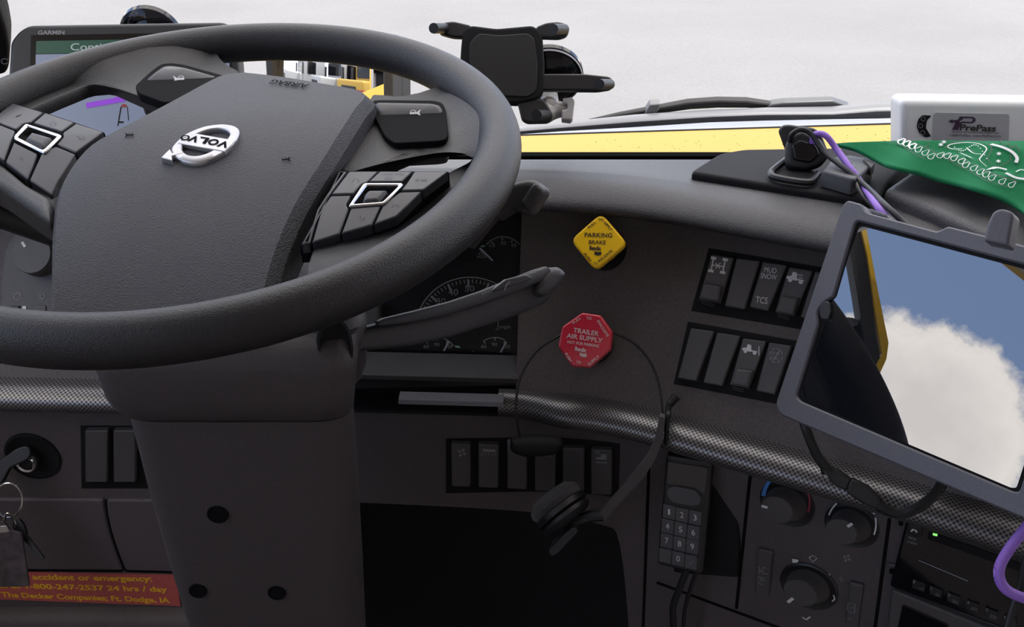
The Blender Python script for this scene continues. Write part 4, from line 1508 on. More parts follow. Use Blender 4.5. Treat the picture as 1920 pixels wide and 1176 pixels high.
# ------------------------------------------------------------------ headset hung over the red knob
def DH(z):
    return .070 + .052 * sm((.80 - z) / .085)
def hp(u, v, off=0.0):
    s, z = solve(DH, u, v)
    return dpt(s, DH(z) + off, z)
hs = thing('headset', 'black headset hung by its thin headband over the red knob', 'headset', hp(1100, 640))
b = MB()
band = [(975, 822), (970, 795), (967, 765), (972, 722), (985, 688), (1010, 655), (1045, 632), (1095, 616), (1147, 622), (1186, 642), (1212, 668), (1228, 697), (1238, 735), (1242, 775)]
b.tube([hp(u, v, -.022 if 1050 < u < 1145 else 0) for u, v in band], .0013, 8)
b.out('headband', M['cable'], hs)
b = MB()
af = Fr(hp(1190, 900, .004), hp(1240, 800) - hp(1130, 965), CF.cross(hp(1240, 800) - hp(1130, 965)))
b.plate_px(af, [(1238, 772), (1249, 776), (1244, 815), (1232, 850), (1210, 885), (1180, 918), (1150, 950), (1134, 972), (1120, 968), (1128, 950), (1158, 918), (1190, 880), (1216, 846), (1230, 815)], -.004, .004, .0025, r=4, seg=4)
b.out('arm', M['switch'], hs)
b = MB().plate_px(af, [(1068, 978), (1082, 967), (1090, 975), (1052, 1016), (1040, 1022), (1035, 1012)], -.012, .006, .003, r=4).out('earpiece_back', M['grey'], hs)
b = MB().tube([af.w(*af.px(1132, 966), 0), af.w(*af.px(1108, 968), 0), af.w(*af.px(1080, 978), 0)], .006, 10).out('hinge', M['black'], hs)
# foam cushion: discs stacked on one axis
c0 = hp(1050, 938, .010)
ax_i = (CR * 46 - CU * 62).normalized()
axd = (ax_i + (CAM - c0).normalized() * .28).normalized()
xx = axd.cross(CF).normalized()
FF = Fr(c0, xx, axd.cross(xx))
if FF.ez.dot(axd) < 0:
    FF = Fr(c0, -xx, axd.cross(xx))
MB().lathe(FF, [(.002, -.016), (.020, -.015), (.0275, -.009), (.029, -.004), (.0275, .0), (.0265, .001)], 36).out('ear_cushion', M['foam'], hs)
MB().lathe(FF, [(.0255, .001), (.0285, .002), (.0288, .0075), (.026, .009)], 36).out('cushion_ring', M['black'], hs)
MB().lathe(FF, [(.022, .009), (.0275, .0105), (.0278, .0145), (.024, .0175), (.008, .020)], 36).out('ear_cup', M['black'], hs)
c1 = hp(1008, 840, .012)
axd2 = (CR * .9 + CU * .15 + CF * .35).normalized(); x2 = axd2.cross(CU).normalized()
F2 = Fr(c1, x2, axd2.cross(x2))
b = MB()
b.plate_px(Fr(c1, CR, CU), [(957, 826), (990, 820), (1050, 822), (1060, 838), (1040, 856), (985, 860), (958, 850)], -.014, .010, .008, r=8, seg=4)
b.out('ear_cushion', M['matte'], hs)
MB().plate_px(Fr(c1, CR, CU), [(951, 830), (957, 826), (957, 850), (952, 848)], -.012, .006, .001).out('side_plate', M['grey'], hs)
cord('plug_cable', 'short black lead with a round plug, hanging from the panel beside the headset arm', [fd(1276, 734, .012, DW), fd(1268, 745, .02, DW), hp(1262, 765, .012), hp(1256, 790, .008), hp(1250, 812, 0), hp(1240, 840, -.01)], [.0042, .0032, .0030, .0026, .0024, .0024])

# ------------------------------------------------------------------ tablet in its case
TB = efr(1502, 748, .79, R(57), R(30), R(5))
tab = thing('tablet', 'tablet in a grey case on the dash, its dark screen mirroring blue sky and cloud', 'tablet', TB)
def poly_at(pts, c, a):
    """distance from c to the outline along angle a"""
    d = Vector((math.cos(a), math.sin(a)))
    best = None
    for i in range(len(pts)):
        p, q = Vector(pts[i - 1][:2]) - c, Vector(pts[i][:2]) - c
        e = q - p
        den = d.x * e.y - d.y * e.x
        if abs(den) < 1e-12:
            continue
        t = (p.x * e.y - p.y * e.x) / den
        w_ = (p.x * d.y - p.y * d.x) / den
        if t > 0 and -1e-6 <= w_ <= 1 + 1e-6 and (best is None or t > best):
            best = t
    return c + d * best
def star_ring(o, i_, n=200):
    c = sum((Vector(p[:2]) for p in i_), Vector((0, 0))) / len(i_)
    angs = sorted({round(2 * math.pi * k / n, 5) for k in range(n)} | {round(math.atan2(p[1] - c.y, p[0] - c.x) % (2 * math.pi), 5) for p in list(o) + list(i_)})
    return [poly_at(o, c, a) for a in angs], [poly_at(i_, c, a) for a in angs]
case_o = fillet([(1588, 375), (1614, 382), (1622, 395), (1628, 399), (1757, 434), (1777, 424), (2085, 502), (2105, 520), (1965, 985), (1955, 988), (1462, 778), (1453, 758), (1578, 386)], [6, 3, 4, 3, 4, 4, 10, 10, 12, 12, 14, 12, 10])
bord = fillet([(1604, 413), (2042, 528), (1910, 922), (1900, 922), (1500, 752), (1492, 742), (1534, 606), (1531, 584), (1545, 566), (1562, 556)], [8, 10, 8, 8, 8, 8, 5, 8, 6, 6])
scr = fillet([(1612, 423), (2030, 534), (1906, 915), (1896, 915), (1506, 749), (1500, 740), (1562, 562)], [10, 10, 8, 8, 8, 8, 2])
o_, i_ = star_ring(TB.pxs(case_o, .004), TB.pxs(bord, .004))
MB().frame(TB, o_, i_, -.013, .004, .0012).out('case_frame', M['tabframe'], tab, ang=40)
MB().plate(TB, TB.pxs(case_o, .004), -.016, -.004, 0).out('case_back', M['black'], tab)
MB().plate(TB, TB.pxs(bord, .0), -.004, .0002, 0).out('screen_border', M['matte'], tab)
sg, sgt, sgb = bsdf('tablet_glass')
sgb.inputs['Base Color'].default_value = (.008, .009, .012, 1)
sgb.inputs['Roughness'].default_value = 0.0
sgb.inputs['IOR'].default_value = 2.3
sgb.inputs['Specular IOR Level'].default_value = 0.62
sgb.inputs['Coat Weight'].default_value = 0.0
sgb.inputs['Coat Roughness'].default_value = 0.0
sgb.inputs['Coat IOR'].default_value = 1.7
MB().plate(TB, TB.pxs(scr, .001), .0001, .001, 0).out('screen', sg, tab)
MB().plate_px(TB, [(1536, 575), (1545, 563), (1556, 566), (1558, 585), (1552, 600), (1540, 600), (1535, 590)], .0, .0042, .001, r=4).out('side_button', M['rubber'], tab)
MB().plate_px(TB, [(1630, 391), (1662, 401), (1664, 409), (1634, 401)], -.010, .0, .001, r=2).out('port_button', M['tabframe'], tab)
cb = efr(1875, 430, .62, R(50), R(30), R(5))
MB().plate_px(cb, [(1843, 452), (1852, 415), (1862, 396), (1877, 390), (1896, 396), (1901, 404), (1890, 462)], -.012, 0, .002, r=6).out('clip', M['tabframe'], tab)
mb_ = MB()
pm = TB.w(*TB.px(1780, 640), -.016)
mb_.tube([pm, pm + Vector((.05, .06, -.02)), pm + Vector((.10, .12, -.08)), fd(1790, 880, .0)], [.016, .014, .014, .016], 14)
mb_.out('mount_arm', M['rubber'], tab)

# usb cables under the tablet
def uc(u, v, dep):
    return at(u, v, dep)
d1 = (fd(1570, 890, .06) - CAM).dot(CF)
usb = thing('usb_cable', 'black cable with two joined plugs looping below the tablet', 'cable', at(1600, 910, d1))
MB().tube([at(1500, 770, d1 + .01), at(1510, 800, d1), at(1520, 828, d1), at(1534, 858, d1), at(1550, 880, d1)], .0042, 10).out('lead', M['cable'], usb)
UCF = Fr(at(1600, 915, d1), at(1650, 955, d1 - .012) - at(1552, 880, d1), CU)
MB().plate_px(UCF, [(1548, 884), (1558, 876), (1575, 884), (1596, 899), (1588, 921), (1570, 914), (1555, 900)], -.006, .004, .002, r=4).out('plug', M['rubber'], usb)
MB().plate_px(UCF, [(1590, 908), (1598, 898), (1630, 914), (1648, 931), (1657, 946), (1645, 957), (1622, 947), (1588, 926)], -.007, .005, .002, r=4).out('socket_plug', M['rubber'], usb)
MB().tube([at(1552, 885, d1 + .001), at(1545, 872, d1 + .001)], [.0055, .0044], 10, sm=0).out('strain_relief', M['rubber'], usb)
MB().tube([at(1648, 948, d1 - .01), at(1660, 955, d1 - .012)], [.0055, .0044], 10, sm=0).out('strain_relief', M['rubber'], usb)
MB().tube([at(1655, 953, d1 - .012), at(1680, 962, d1 - .015), at(1708, 958, d1 - .02), at(1735, 943, d1 - .03), at(1757, 922, d1 - .04), at(1772, 895, d1 - .05)], .0045, 10).out('lead', M['cable'], usb)

# woven purple cords
pm_, pt, pb = bsdf('purple_braid')
ptc = pt.nodes.new('ShaderNodeTexCoord')
pw = pt.nodes.new('ShaderNodeTexWave'); pw.inputs['Scale'].default_value = 520; pw.inputs['Distortion'].default_value = 1.5
pt.links.new(ptc.outputs['Object'], pw.inputs['Vector'])
pr = ramp(pt, [(0, (.12, .04, .30)), (.6, (.30, .14, .62)), (1, (.42, .24, .75))])
pt.links.new(pw.outputs['Fac'], pr.inputs[0]); pt.links.new(pr.outputs[0], pb.inputs['Base Color'])
pb.inputs['Roughness'].default_value = .6
M['purple'] = pm_
cord('braided_cable', 'purple braided cord looping past the radio face', [at(1950, 950, .66), at(1925, 988, .66), at(1898, 1022, .66), at(1879, 1052, .66), at(1873, 1075, .66), at(1880, 1098, .66), at(1902, 1115, .66), at(1960, 1135, .66)], .0035, 'purple', 12)
cord('charging_cable', 'thin black lead hanging beside the purple cord loop', [at(1935, 1030, .668), at(1922, 1058, .668), at(1914, 1100, .668), at(1900, 1140, .668), at(1886, 1190, .668)], .0026)

# ------------------------------------------------------------------ things on top of the dash
def onz(u, v, z):
    d = ray(u, v)
    t = (z - CAMZ) / d.z
    return CAM + d * t
TZ = .939
def tp3(px, z):
    return [onz(u, v, zz if isinstance(z, list) else z) for (u, v), zz in zip(px, z if isinstance(z, list) else [z] * len(px))]
MBF = Fr(onz(1540, 330, TZ), (1, 0, 0), (0, 1, 0))
box = thing('logo_box', 'small flat black box with a faint ring on its lid, on the dash tray', 'box', MBF)
MB().plate_px(MBF, [(1541, 319), (1561, 294), (1594, 290), (1630, 297), (1640, 306), (1606, 334), (1598, 335)], .0005, .016, .0025, r=4).out('lid_box', M['key'], box)
MB().plate_px(MBF, [(1618, 297), (1628, 295), (1641, 307), (1634, 314)], .010, .0185, .001, r=2).out('latch', M['black'], box)
MB().stroke(Fr(MBF.o, MBF.ex, MBF.ey), [MBF.px(1585 + 17 * math.cos(a), 308 + 8 * math.sin(a), .0165) for a in [i * .2618 for i in range(24)]], .0008, .0165, closed=True).out('ring_mark', M['dim'], box)
# camera dock: leaning back plate, body, wire foot
dkp = onz(1500, 322, TZ)
ddk = (dkp - CAM).dot(CF)
DF = Fr(dkp, (1, -.25, 0), (0.0, .35, .94))
dock = thing('camera_dock', 'black cradle with a wire foot and two cords, on the dash tray', 'dock', DF)
MB().plate_px(DF, [(1459, 244), (1467, 234), (1480, 233), (1528, 240), (1540, 250), (1553, 284), (1540, 300), (1478, 296)], -.014, -.006, .003, r=6).out('back_plate', M['black'], dock)
MB().plate_px(DF, [(1474, 268), (1485, 250), (1505, 243), (1540, 262), (1556, 292), (1540, 312), (1512, 322), (1478, 318), (1472, 306)], -.010, .012, .005, r=6).out('cradle_body', M['black'], dock)
MB().plate_px(DF, [(1484, 272), (1500, 262), (1530, 272), (1538, 290), (1520, 306), (1488, 300)], .010, .015, .002, r=5).out('cradle_socket', M['gloss'], dock)
MB().tube(tp3([(1490, 288), (1474, 300), (1449, 320), (1446, 326), (1452, 332), (1480, 338), (1512, 342), (1524, 338), (1534, 326)], TZ + .004), .0035, 8, sm=4).out('wire_foot', M['black'], dock)
MB().plate_px(Fr(onz(1490, 330, TZ), (1, 0, 0), (0, 1, 0)), [(1456, 327), (1470, 317), (1525, 322), (1518, 338), (1470, 333)], .0, .003, .001).out('foot_plate', M['pod'], dock)
dT = (TB.w(*TB.px(1670, 416, 0), 0) - CAM).dot(CF)
pth = [DF.w(*DF.px(1522, 270), .012), DF.w(*DF.px(1526, 255), .016), DF.w(*DF.px(1545, 257), .02), at(1570, 282, ddk - .03), at(1595, 316, ddk - .05), at(1620, 350, ddk - .07), at(1643, 384, dT + .07), at(1668, 416, dT + .05), at(1690, 450, dT + .035)]
cord('braided_cable', 'purple braided cord running from the black cradle down behind the tablet', pth, .0030, 'purple', 12)
pth = [DF.w(*DF.px(1480, 268), .012), DF.w(*DF.px(1484, 254), .016), DF.w(*DF.px(1500, 246), .018), DF.w(*DF.px(1520, 255), .018), at(1545, 285, ddk - .03), at(1580, 313, ddk - .05), at(1620, 346, ddk - .075), at(1655, 380, dT + .065), at(1697, 420, dT + .04), at(1720, 445, dT + .03)]
cord('charging_cable', 'black cord arching from the cradle across the purple cord to the tablet', pth, .0025)
cord('charging_cable', 'thin black cord below the purple cord, dropping behind the tablet corner', [MBF.w(*MBF.px(1602, 340), .01), at(1607, 347, ddk - .07), at(1622, 372, ddk - .09), at(1645, 394, dT + .08), at(1672, 425, dT + .06)], .0018)

# green bandana
def hban(x, y):
    return .0045 * math.sin(x * 60 + y * 45) + .0035 * math.sin(x * 26 - y * 80 + 1)
BF = Fr((0, 0, .966), (1, 0, 0), (0, 1, 0), hban)
ban = thing('bandana', 'green bandana with white and black paisley print spread over the dash', 'bandana', onz(1800, 300, .96))
up_ = catmull([(1566, 269, 0), (1600, 266, 0), (1690, 261, 0), (1800, 259, 0), (1920, 259, 0), (2050, 260, 0)], 8)
lo_ = catmull([(1568, 270, 0), (1592, 275, 0), (1612, 282, 0), (1640, 297, 0), (1662, 308, 0), (1700, 318, 0), (1722, 322, 0), (1760, 335, 0), (1800, 345, 0), (1850, 360, 0), (1890, 376, 0), (1925, 398, 0), (2050, 470, 0)], 8)
up_, lo_ = resample(up_, 60), resample(lo_, 60)
rows = []
for a, c in zip(up_, lo_):
    row = []
    for k in range(21):
        q = a.lerp(c, k / 20)
        p = BF.px(q.x, q.y)
        row.append(BF.w(p.x, p.y, 0))
    row[0] = row[0] + Vector((0, .004, -.004))
    row.append(row[-1] + Vector((0, -.001, -.003)))
    rows.append(row)
gm_, gtt, gbb = bsdf('green_cotton')
gtc_ = gtt.nodes.new('ShaderNodeTexCoord')
gn = gtt.nodes.new('ShaderNodeTexNoise'); gn.inputs['Scale'].default_value = 1500; gn.inputs['Detail'].default_value = 2
gtt.links.new(gtc_.outputs['Object'], gn.inputs['Vector'])
gr_ = ramp(gtt, [(.3, (.012, .13, .052)), (.7, (.020, .18, .075))])
gtt.links.new(gn.outputs['Fac'], gr_.inputs[0]); gtt.links.new(gr_.outputs[0], gbb.inputs['Base Color'])
gbb.inputs['Roughness'].default_value = .9; gbb.inputs['Specular IOR Level'].default_value = .1
cl_ = MB().grid(rows).out('cloth', gm_, ban, ang=80, thick=.0012)
b = MB(); bk = MB()
HB_ = .0022
for ln in ([(1654, 263), (1689, 272), (1710, 285), (1734, 298)], [(1774, 297), (1794, 309), (1819, 321), (1852, 339), (1890, 350)], [(1702, 263), (1729, 274), (1757, 287), (1785, 292), (1822, 306), (1852, 322), (1907, 340)],
           [(1772, 279), (1776, 272), (1804, 264), (1841, 265), (1860, 278), (1852, 296), (1860, 307), (1879, 309), (1894, 300), (1894, 289)], [(1875, 263), (1884, 272), (1890, 267), (1897, 278), (1904, 272), (1912, 284)], [(1736, 264), (1743, 270), (1735, 275), (1752, 281)], [(1792, 283), (1815, 280), (1830, 284)]):
    bk.stroke_px(BF, [(p.x, p.y) for p in catmull([(u, v, 0) for u, v in ln], 4)], 1.3, HB_)
for ln, w_ in (([(1804, 279), (1785, 279), (1777, 275), (1785, 270), (1813, 267), (1837, 270), (1850, 279), (1841, 292), (1837, 300), (1850, 312)], 2), ([(1812, 277), (1825, 287), (1840, 289)], 2), ([(1800, 287), (1822, 296)], 1.6), ([(1858, 270), (1880, 276), (1898, 285), (1907, 296), (1905, 305)], 6),
               ([(1852, 318), (1868, 314), (1888, 318)], 7), ([(1886, 324), (1905, 333), (1925, 336)], 6), ([(1905, 322), (1914, 318), (1925, 320)], 3)):
    b.stroke_px(BF, [(p.x, p.y) for p in catmull([(u, v, 0) for u, v in ln], 4)], w_, HB_ + .0002)
for (u, v) in ((1689, 266), (1699, 270), (1710, 275), (1721, 281), (1734, 287), (1745, 294), (1762, 292), (1775, 293), (1788, 297), (1802, 303), (1810, 310), (1825, 316), (1837, 323), (1848, 328), (1859, 334), (1878, 341), (1896, 347)):
    b.stroke_px(BF, [(u + 5.5 * math.cos(a) + (4 if 5.2 < a < 5.8 else 0), v + 4.3 * math.sin(a) - (3 if 5.2 < a < 5.8 else 0)) for a in [i * .5236 for i in range(12)]], 1.5, HB_ + .0002, closed=True)
for (u, v) in ((1873, 288), (1872, 302), (1764, 271), (1770, 266)):
    b.poly_px(BF, [(u + (6 if i % 2 else 2.4) * math.cos(i * .5236), v + (4 if i % 2 else 1.6) * math.sin(i * .5236)) for i in range(12)], HB_ + .0002)
for i in range(16):
    a = i / 15
    b.poly_px(BF, [(1790 + 60 * a + dx, 272 + 10 * math.sin(a * 6.2 + .4) + 22 * a * a + dy) for dx, dy in ((0, -1), (1.6, 0), (0, 1), (-1.6, 0))], HB_ + .0002)
bk.out('black_print', M['inkblack'], cl_)
b.out('white_print', M['ink'], cl_)

# white toll transponder
TFp = Fr(at(1690, 262, (Vector((0, 1.05, 0)) - Vector((0, 0, 0))).y / ray(1690, 262).y), (1, -.02, 0), (0, .06, 1))
toll = thing('toll_transponder', 'white plastic toll transponder with a grey label, standing behind the green bandana', 'transponder', TFp)
MB().plate_px(TFp, [(1689, 330), (1690, 186), (1975, 190), (1975, 330)], -.034, 0, .007, r=[0, 16, 16, 0], seg=5).out('shell', M['white'], toll, ang=45)
M['label'] = mat('grey_label', (.40, .395, .42), .5)
lab = MB().plate_px(TFp, [(1751, 211), (1893, 214), (1891, 268), (1748, 266)], -.001, .0006, 0, r=6).out('label', M['label'], toll)
M['plum'] = mat('plum_ink', (.045, .012, .05), .5)
b = MB()
b.poly_px(TFp, [(1777.5, 227.5), (1786, 223.5), (1786, 225.5), (1800, 225), (1800, 228), (1792, 230), (1786, 229.5), (1786, 232)], .001)
b.poly_px(TFp, [(1796, 226), (1800, 218.5), (1824, 219), (1829, 222), (1829, 227), (1823, 231.5), (1801, 231), (1803, 228), (1821, 228.5), (1824, 226), (1824, 223.5), (1821, 222), (1806, 222), (1803, 226)], .0011)
b.poly_px(TFp, [(1792, 229), (1804, 229), (1796, 244), (1785, 243.5)], .0011)
b.out('arrow_mark', M['plum'], lab)
b = MB()
b.text_px(TFp, 'PrePass', 1834, 240, 68, 12, .03, .0012, bold=.03)
b.text_px(TFp, 'Service provided by HELP Inc.', 1829, 248.5, 90, 5.2, .03, .0012)
b.text_px(TFp, '1-800-PrePass  www.PrePass.com', 1829, 254.5, 96, 4.8, .02, .0012)
b.out('lettering', M['inkblack'], lab)
gr1 = MB().plate_px(TFp, [(1730, 216), (1747, 217), (1738, 226), (1736, 240), (1746, 256), (1735, 258), (1724, 250), (1719, 237), (1722, 224)], -.001, .0007, 0, r=3).out('speaker_slot', M['matte'], toll)
for (u, v) in ((1731, 223), (1726, 236), (1730, 249)):
    MB().stroke_px(TFp, [(u + 4 * math.cos(a), v + 4 * math.sin(a)) for a in [i * .6283 for i in range(10)]], 1.1, .001, closed=True).out('speaker_ring', M['dim'], gr1)
b = MB(); b.stroke(Fr(TFp.w(0, 0, 0), TFp.ex, TFp.ez), [(0.02, -.012), (.14, -.012)], .0006, .0)
# ------------------------------------------------------------------ phone holder on the windshield
PHF = Fr(at(950, 120, 1.06), (1, -.04, 0), CU + CF * .05)
ph = thing('phone_holder', 'empty black phone holder with four pegged arms on a windshield suction cup', 'phone holder', PHF)
MB().plate_px(PHF, [(885, 47), (931, 53), (998, 47), (1010, 54), (1017, 66), (1021, 119), (1019, 170), (1008, 186), (972, 194), (900, 191), (862, 120), (864, 90), (867, 60), (873, 51)], -.008, .004, .003, r=8).out('cradle_plate', M['matte'], ph)
MB().plate_px(PHF, [(898, 62), (935, 66), (990, 62), (1002, 72), (1008, 120), (1006, 170), (990, 182), (910, 178), (880, 120), (880, 80)], .003, .0052, .001, r=8).out('cradle_pad', M['rubber'], ph)
def peg(parent, u, v, u2, r):
    k = (PHF.px(u + 10, v) - PHF.px(u - 10, v)).length / 20
    c = PHF.px(u, v, .030); c2 = PHF.px(u2, v, .0)
    MB().tube([PHF.w(c2.x, c2.y, 0), PHF.w((c.x + c2.x) / 2, (c.y + c2.y) / 2, .015), PHF.w(c.x, c.y, .030)], r * k, 16, sm=2).out('peg', M['rubber'], parent)
for px, pg in (([(884, 47), (850, 39), (828, 42), (822, 52), (824, 62), (848, 69), (872, 70)], (813, 53, 834, 9.5)),
               ([(1004, 50), (1024, 42), (1046, 40), (1060, 43), (1068, 54), (1063, 66), (1048, 71), (1012, 70)], (1037, 55, 1058, 10)),
               ([(1012, 138), (1097, 138), (1144, 143), (1153, 155), (1146, 166), (1121, 170), (1012, 169)], (1124, 158, 1144, 9.5)),
               ([(968, 184), (978, 224), (988, 230), (1028, 229), (1037, 220), (1034, 208), (1018, 184)], (1006, 216, 1026, 10))):
    a_ = MB().plate_px(PHF, px, -.006, .002, .002, r=6).out('arm', M['black'], ph)
    peg(a_, *pg)
SCF = Fr(at(1028, 143, 1.115), (1, 0, 0), WS.ey)
k = 66 / FPX * 1.115
MB().lathe(SCF, [(k, -.004), (k, .002), (k * .94, .004), (k * .90, .003), (k * .55, .016), (k * .2, .020), (.001, .020)], 48).out('suction_cup', M['gloss'], ph, ang=30)
MB().lathe(SCF, [(k * .93, .0035), (k * .955, .0055), (k * .98, .0035)], 48, False, False).out('cup_ring', M['needle'], ph)
M['clearish'] = mat('smoky_plastic', (.42, .41, .40), .3)
b = MB()
b.tube([PHF.w(*PHF.px(1022, 205), -.012), PHF.w(*PHF.px(1040, 198), -.016), PHF.w(*PHF.px(1070, 200), -.016)], [.012, .0105, .006], 14, sm=3)
b.out('clamp_shaft', M['clearish'], ph)
MB().plate_px(Fr(PHF.w(0, 0, -.008), PHF.ex, PHF.ey), [(1055, 184), (1072, 181), (1078, 188), (1076, 205), (1074, 222), (1070, 226), (1053, 224), (1053, 206), (1064, 204), (1064, 195), (1056, 194)], -.010, .004, .002, r=3).out('wing_knob', M['clearish'], ph)
b = MB(); b.tube([SCF.w(0, -.01, .018), PHF.w(*PHF.px(1030, 185), -.016), PHF.w(*PHF.px(1030, 200), -.014)], .010, 12, sm=4); b.out('neck', M['clearish'], ph)

# ------------------------------------------------------------------ navigation screen
GF = Fr(at(220, 150, 1.07), (1, .02, -.014), CU + CF * .10)
gps = thing('navigation_screen', 'black navigation unit with a lit map screen, behind the wheel', 'navigation unit', GF)
MB().plate_px(GF, [(14, 160), (19, 78), (34, 58), (54, 46), (420, 40), (444, 54), (450, 140), (440, 275), (30, 282)], -.022, 0, .004, r=[4, 8, 10, 10, 10, 10, 6, 8, 8]).out('housing', M['black'], gps)
b = MB(); b.text_px(GF, 'GARMIN', 96, 61, 50, 8, 0, .0005, bold=.03); b.out('lettering', M['dim'], gps)
M['map'] = mat('lit_map', (.135, .16, .225), .3, emit=.55)
M['banner'] = mat('lit_banner', (.012, .045, .03), .3, emit=.6)
M['route'] = mat('lit_route', (.16, .03, .36), .4, emit=.7)
M['glyph'] = mat('lit_glyph', (.24, .28, .28), .4, emit=.6)
M['scrb'] = mat('screen_black', (.004, .004, .005), .15)
sc_ = MB().plate_px(GF, [(58, 66), (432, 60), (436, 265), (52, 270)], -.001, .0008, 0).out('screen_border', M['scrb'], gps)
MB().poly_px(GF, [(67, 102), (430, 97), (432, 258), (64, 262)], .0012).out('map_display', M['map'], sc_)
MB().poly_px(GF, [(68, 77), (428, 71), (430, 96), (67, 101)], .0012).out('banner', M['banner'], sc_)
b = MB(); b.text_px(GF, 'Continue', 181, 87.5, 97, 13.5, -.01, .0016); b.out('lettering', M['glyph'], sc_)
b = MB(); b.stroke_px(GF, [(162, 198), (190, 193), (218, 188), (234, 184)], 10.5, .0016); b.poly_px(GF, [(216, 181), (236, 184), (233, 191), (222, 192)], .0017); b.out('route_line', M['route'], sc_)
b = MB(); b.stroke_px(GF, [(227, 200), (221, 236)], 2.2, .0016).stroke_px(GF, [(239, 200), (241, 226)], 1.4, .0016).stroke_px(GF, [(222, 229), (232, 229)], 3, .0016); b.out('truck_outline', M['scrb'], sc_)
b = MB(); b.poly_px(GF, [(228, 196), (236, 195), (239, 201), (227, 201)], .0018); b.out('truck_roof', mat('lit_red', (.16, .02, .02), .4, emit=.4), sc_)
GS = Fr(at(284, 62, 1.16), (1, 0, 0), WS.ey)
k = 56 / FPX * 1.16
MB().lathe(GS, [(k, -.004), (k, .003), (k * .92, .006), (k * .7, .010), (k * .66, .007), (k * .3, .016), (.001, .017)], 40).out('suction_cup', M['gloss'], gps, ang=30)
b = MB(); b.tube([GS.w(0, 0, .012), GS.w(0, -.03, .03), GF.w(*GF.px(260, 150), -.022)], .012, 12); b.out('bracket_arm', M['black'], gps)

# ------------------------------------------------------------------ left side: pillar, light switch, ignition, keys
AP = Fr(at(0, 90, 1.10), (1, .3, 0), WS.ey)
b = MB().plate_px(AP, [(-120, -40), (-14, -30), (2, 24), (12, 55), (18, 90), (17, 125), (12, 140), (-120, 170)], -.05, 0, .006, r=8)
pil = structure(b.out('trim_3', M['matte']))
b = MB(); b.stroke_px(Fr(AP.w(0, 0, .001), AP.ex, AP.ey), [(9 + 6.5 * math.cos(a), 115 + 5 * math.sin(a)) for a in [i * .45 for i in range(1, 14)]], 2.6, .0005)
structure(b.out('trim_4', M['dim']))

LF = dfr(DW, 55, 520)
ls = thing('light_switch', 'round dark headlight knob with a white pointer, on the panel beside the wheel hub', 'light switch', LF)
MB().plate_px(LF, [(2, 640), (3, 520), (9, 470), (22, 445), (42, 428), (140, 420), (150, 640)], -.004, .0015, .001, r=6).out('switch_plate', M['switch'], ls)
LFk = dfr_top(DW, 58, 475, .020)
k = (LFk.px(68, 475, .02) - LFk.px(48, 475, .02)).length / 20
kb = MB().lathe(LFk, [(40 * k, .001), (40 * k, .006), (37.5 * k, .018), (36 * k, .020), (.0005, .020)], 40, True, False).out('knob', M['switch'], ls, ang=40)
MB().stroke_px(Fr(LFk.w(0, 0, .0203), LFk.ex, LFk.ey), [(41, 454), (47, 463)], 5, .0002).out('pointer', M['ink'], kb)
b = MB()
b.stroke_px(LF, [(33 + 6.5 * math.cos(a), 556 + 6.5 * math.sin(a)) for a in [i * .5236 for i in range(12)]], 1.2, .002, closed=True)
b.stroke_px(LF, [(79.5 + 4.5 * math.cos(a), 556 + 4.5 * math.sin(a)) for a in [i * .5236 for i in range(12)]], 1.2, .002, closed=True)
for i in range(7):
    a = R(200 + i * -35 + 75)
    b.stroke_px(LF, [(79.5 + 6.5 * math.cos(a), 556 - 6.5 * math.sin(a)), (79.5 + 8.5 * math.cos(a), 556 - 8.5 * math.sin(a))], 1, .002)
b.stroke_px(LF, [(41, 443), (47, 443)], 1.2, .002); b.stroke_px(LF, [(50, 442), (57, 441)], 1.2, .002)
b.out('switch_lettering', M['dim'], ls)
MB().plate_px(LF, [(19, 573), (36, 573), (36, 600), (19, 600)], .001, .0035, .0008, r=3).out('slider', M['black'], ls)
MB().poly_px(LF, [(22, 580), (33, 580), (33, 583), (22, 583)], .0038).out('slider_mark', M['ink'], ls)
MB().poly_px(LF, [(42, 574), (49, 574), (47, 590), (40, 590)], .0022).out('level_mark', M['ink'], ls)
MB().plate_px(LF, [(64, 572), (86, 572), (86, 600), (64, 600)], .001, .0028, .0008, r=4).out('slider', M['switch'], ls)

IGF = dfr(DL, 62, 855)
ign = thing('ignition_lock', 'chrome-rimmed ignition lock in a dark round recess beside two blank switches', 'ignition lock', IGF)
k = (IGF.px(72, 855) - IGF.px(52, 855)).length / 20
MB().lathe(IGF, [(52 * k, -.001), (51 * k, .0018), (46 * k, .0022), (43 * k, .0010), (20 * k, .0008), (.0005, .0008)], 44, True, False).out('lock_recess', M['matte'], ign)
MB().lathe(IGF, [(19 * k, -.001), (19 * k, .012), (16.5 * k, .0145), (13 * k, .0135), (12 * k, .010)], 36, False, False, cx=-4 * k, cy=-2 * k).out('lock_ring', M['steel'], ign)
MB().lathe(IGF, [(12 * k, .010), (11 * k, .012), (.0005, .012)], 30, False, False, cx=-4 * k, cy=-2 * k).out('lock_cylinder', M['black'], ign)
ik = thing('ignition_key', 'black-headed key turned in the chrome ignition lock', 'key', IGF.moved(0, 0, .013))
b = MB(); dI = (IGF.w(0, 0, .02) - CAM).dot(CF)
KFr = Fr(at(30, 858, dI), at(50, 845, dI) - at(0, 872, dI), CU)
b.plate_px(KFr, [(55, 838), (58, 852), (52, 862), (18, 878), (4, 905), (-25, 915), (-30, 872), (0, 864), (28, 842), (44, 836)], -.003, .003, .0015, r=5)
b.out('key_head', M['black'], ik)
b = MB(); b.tube([at(54, 848, dI - .0), IGF.w(-4 * k, -2 * k, .008)], .003, 8, sm=0); b.out('key_blade', M['steel'], ik)
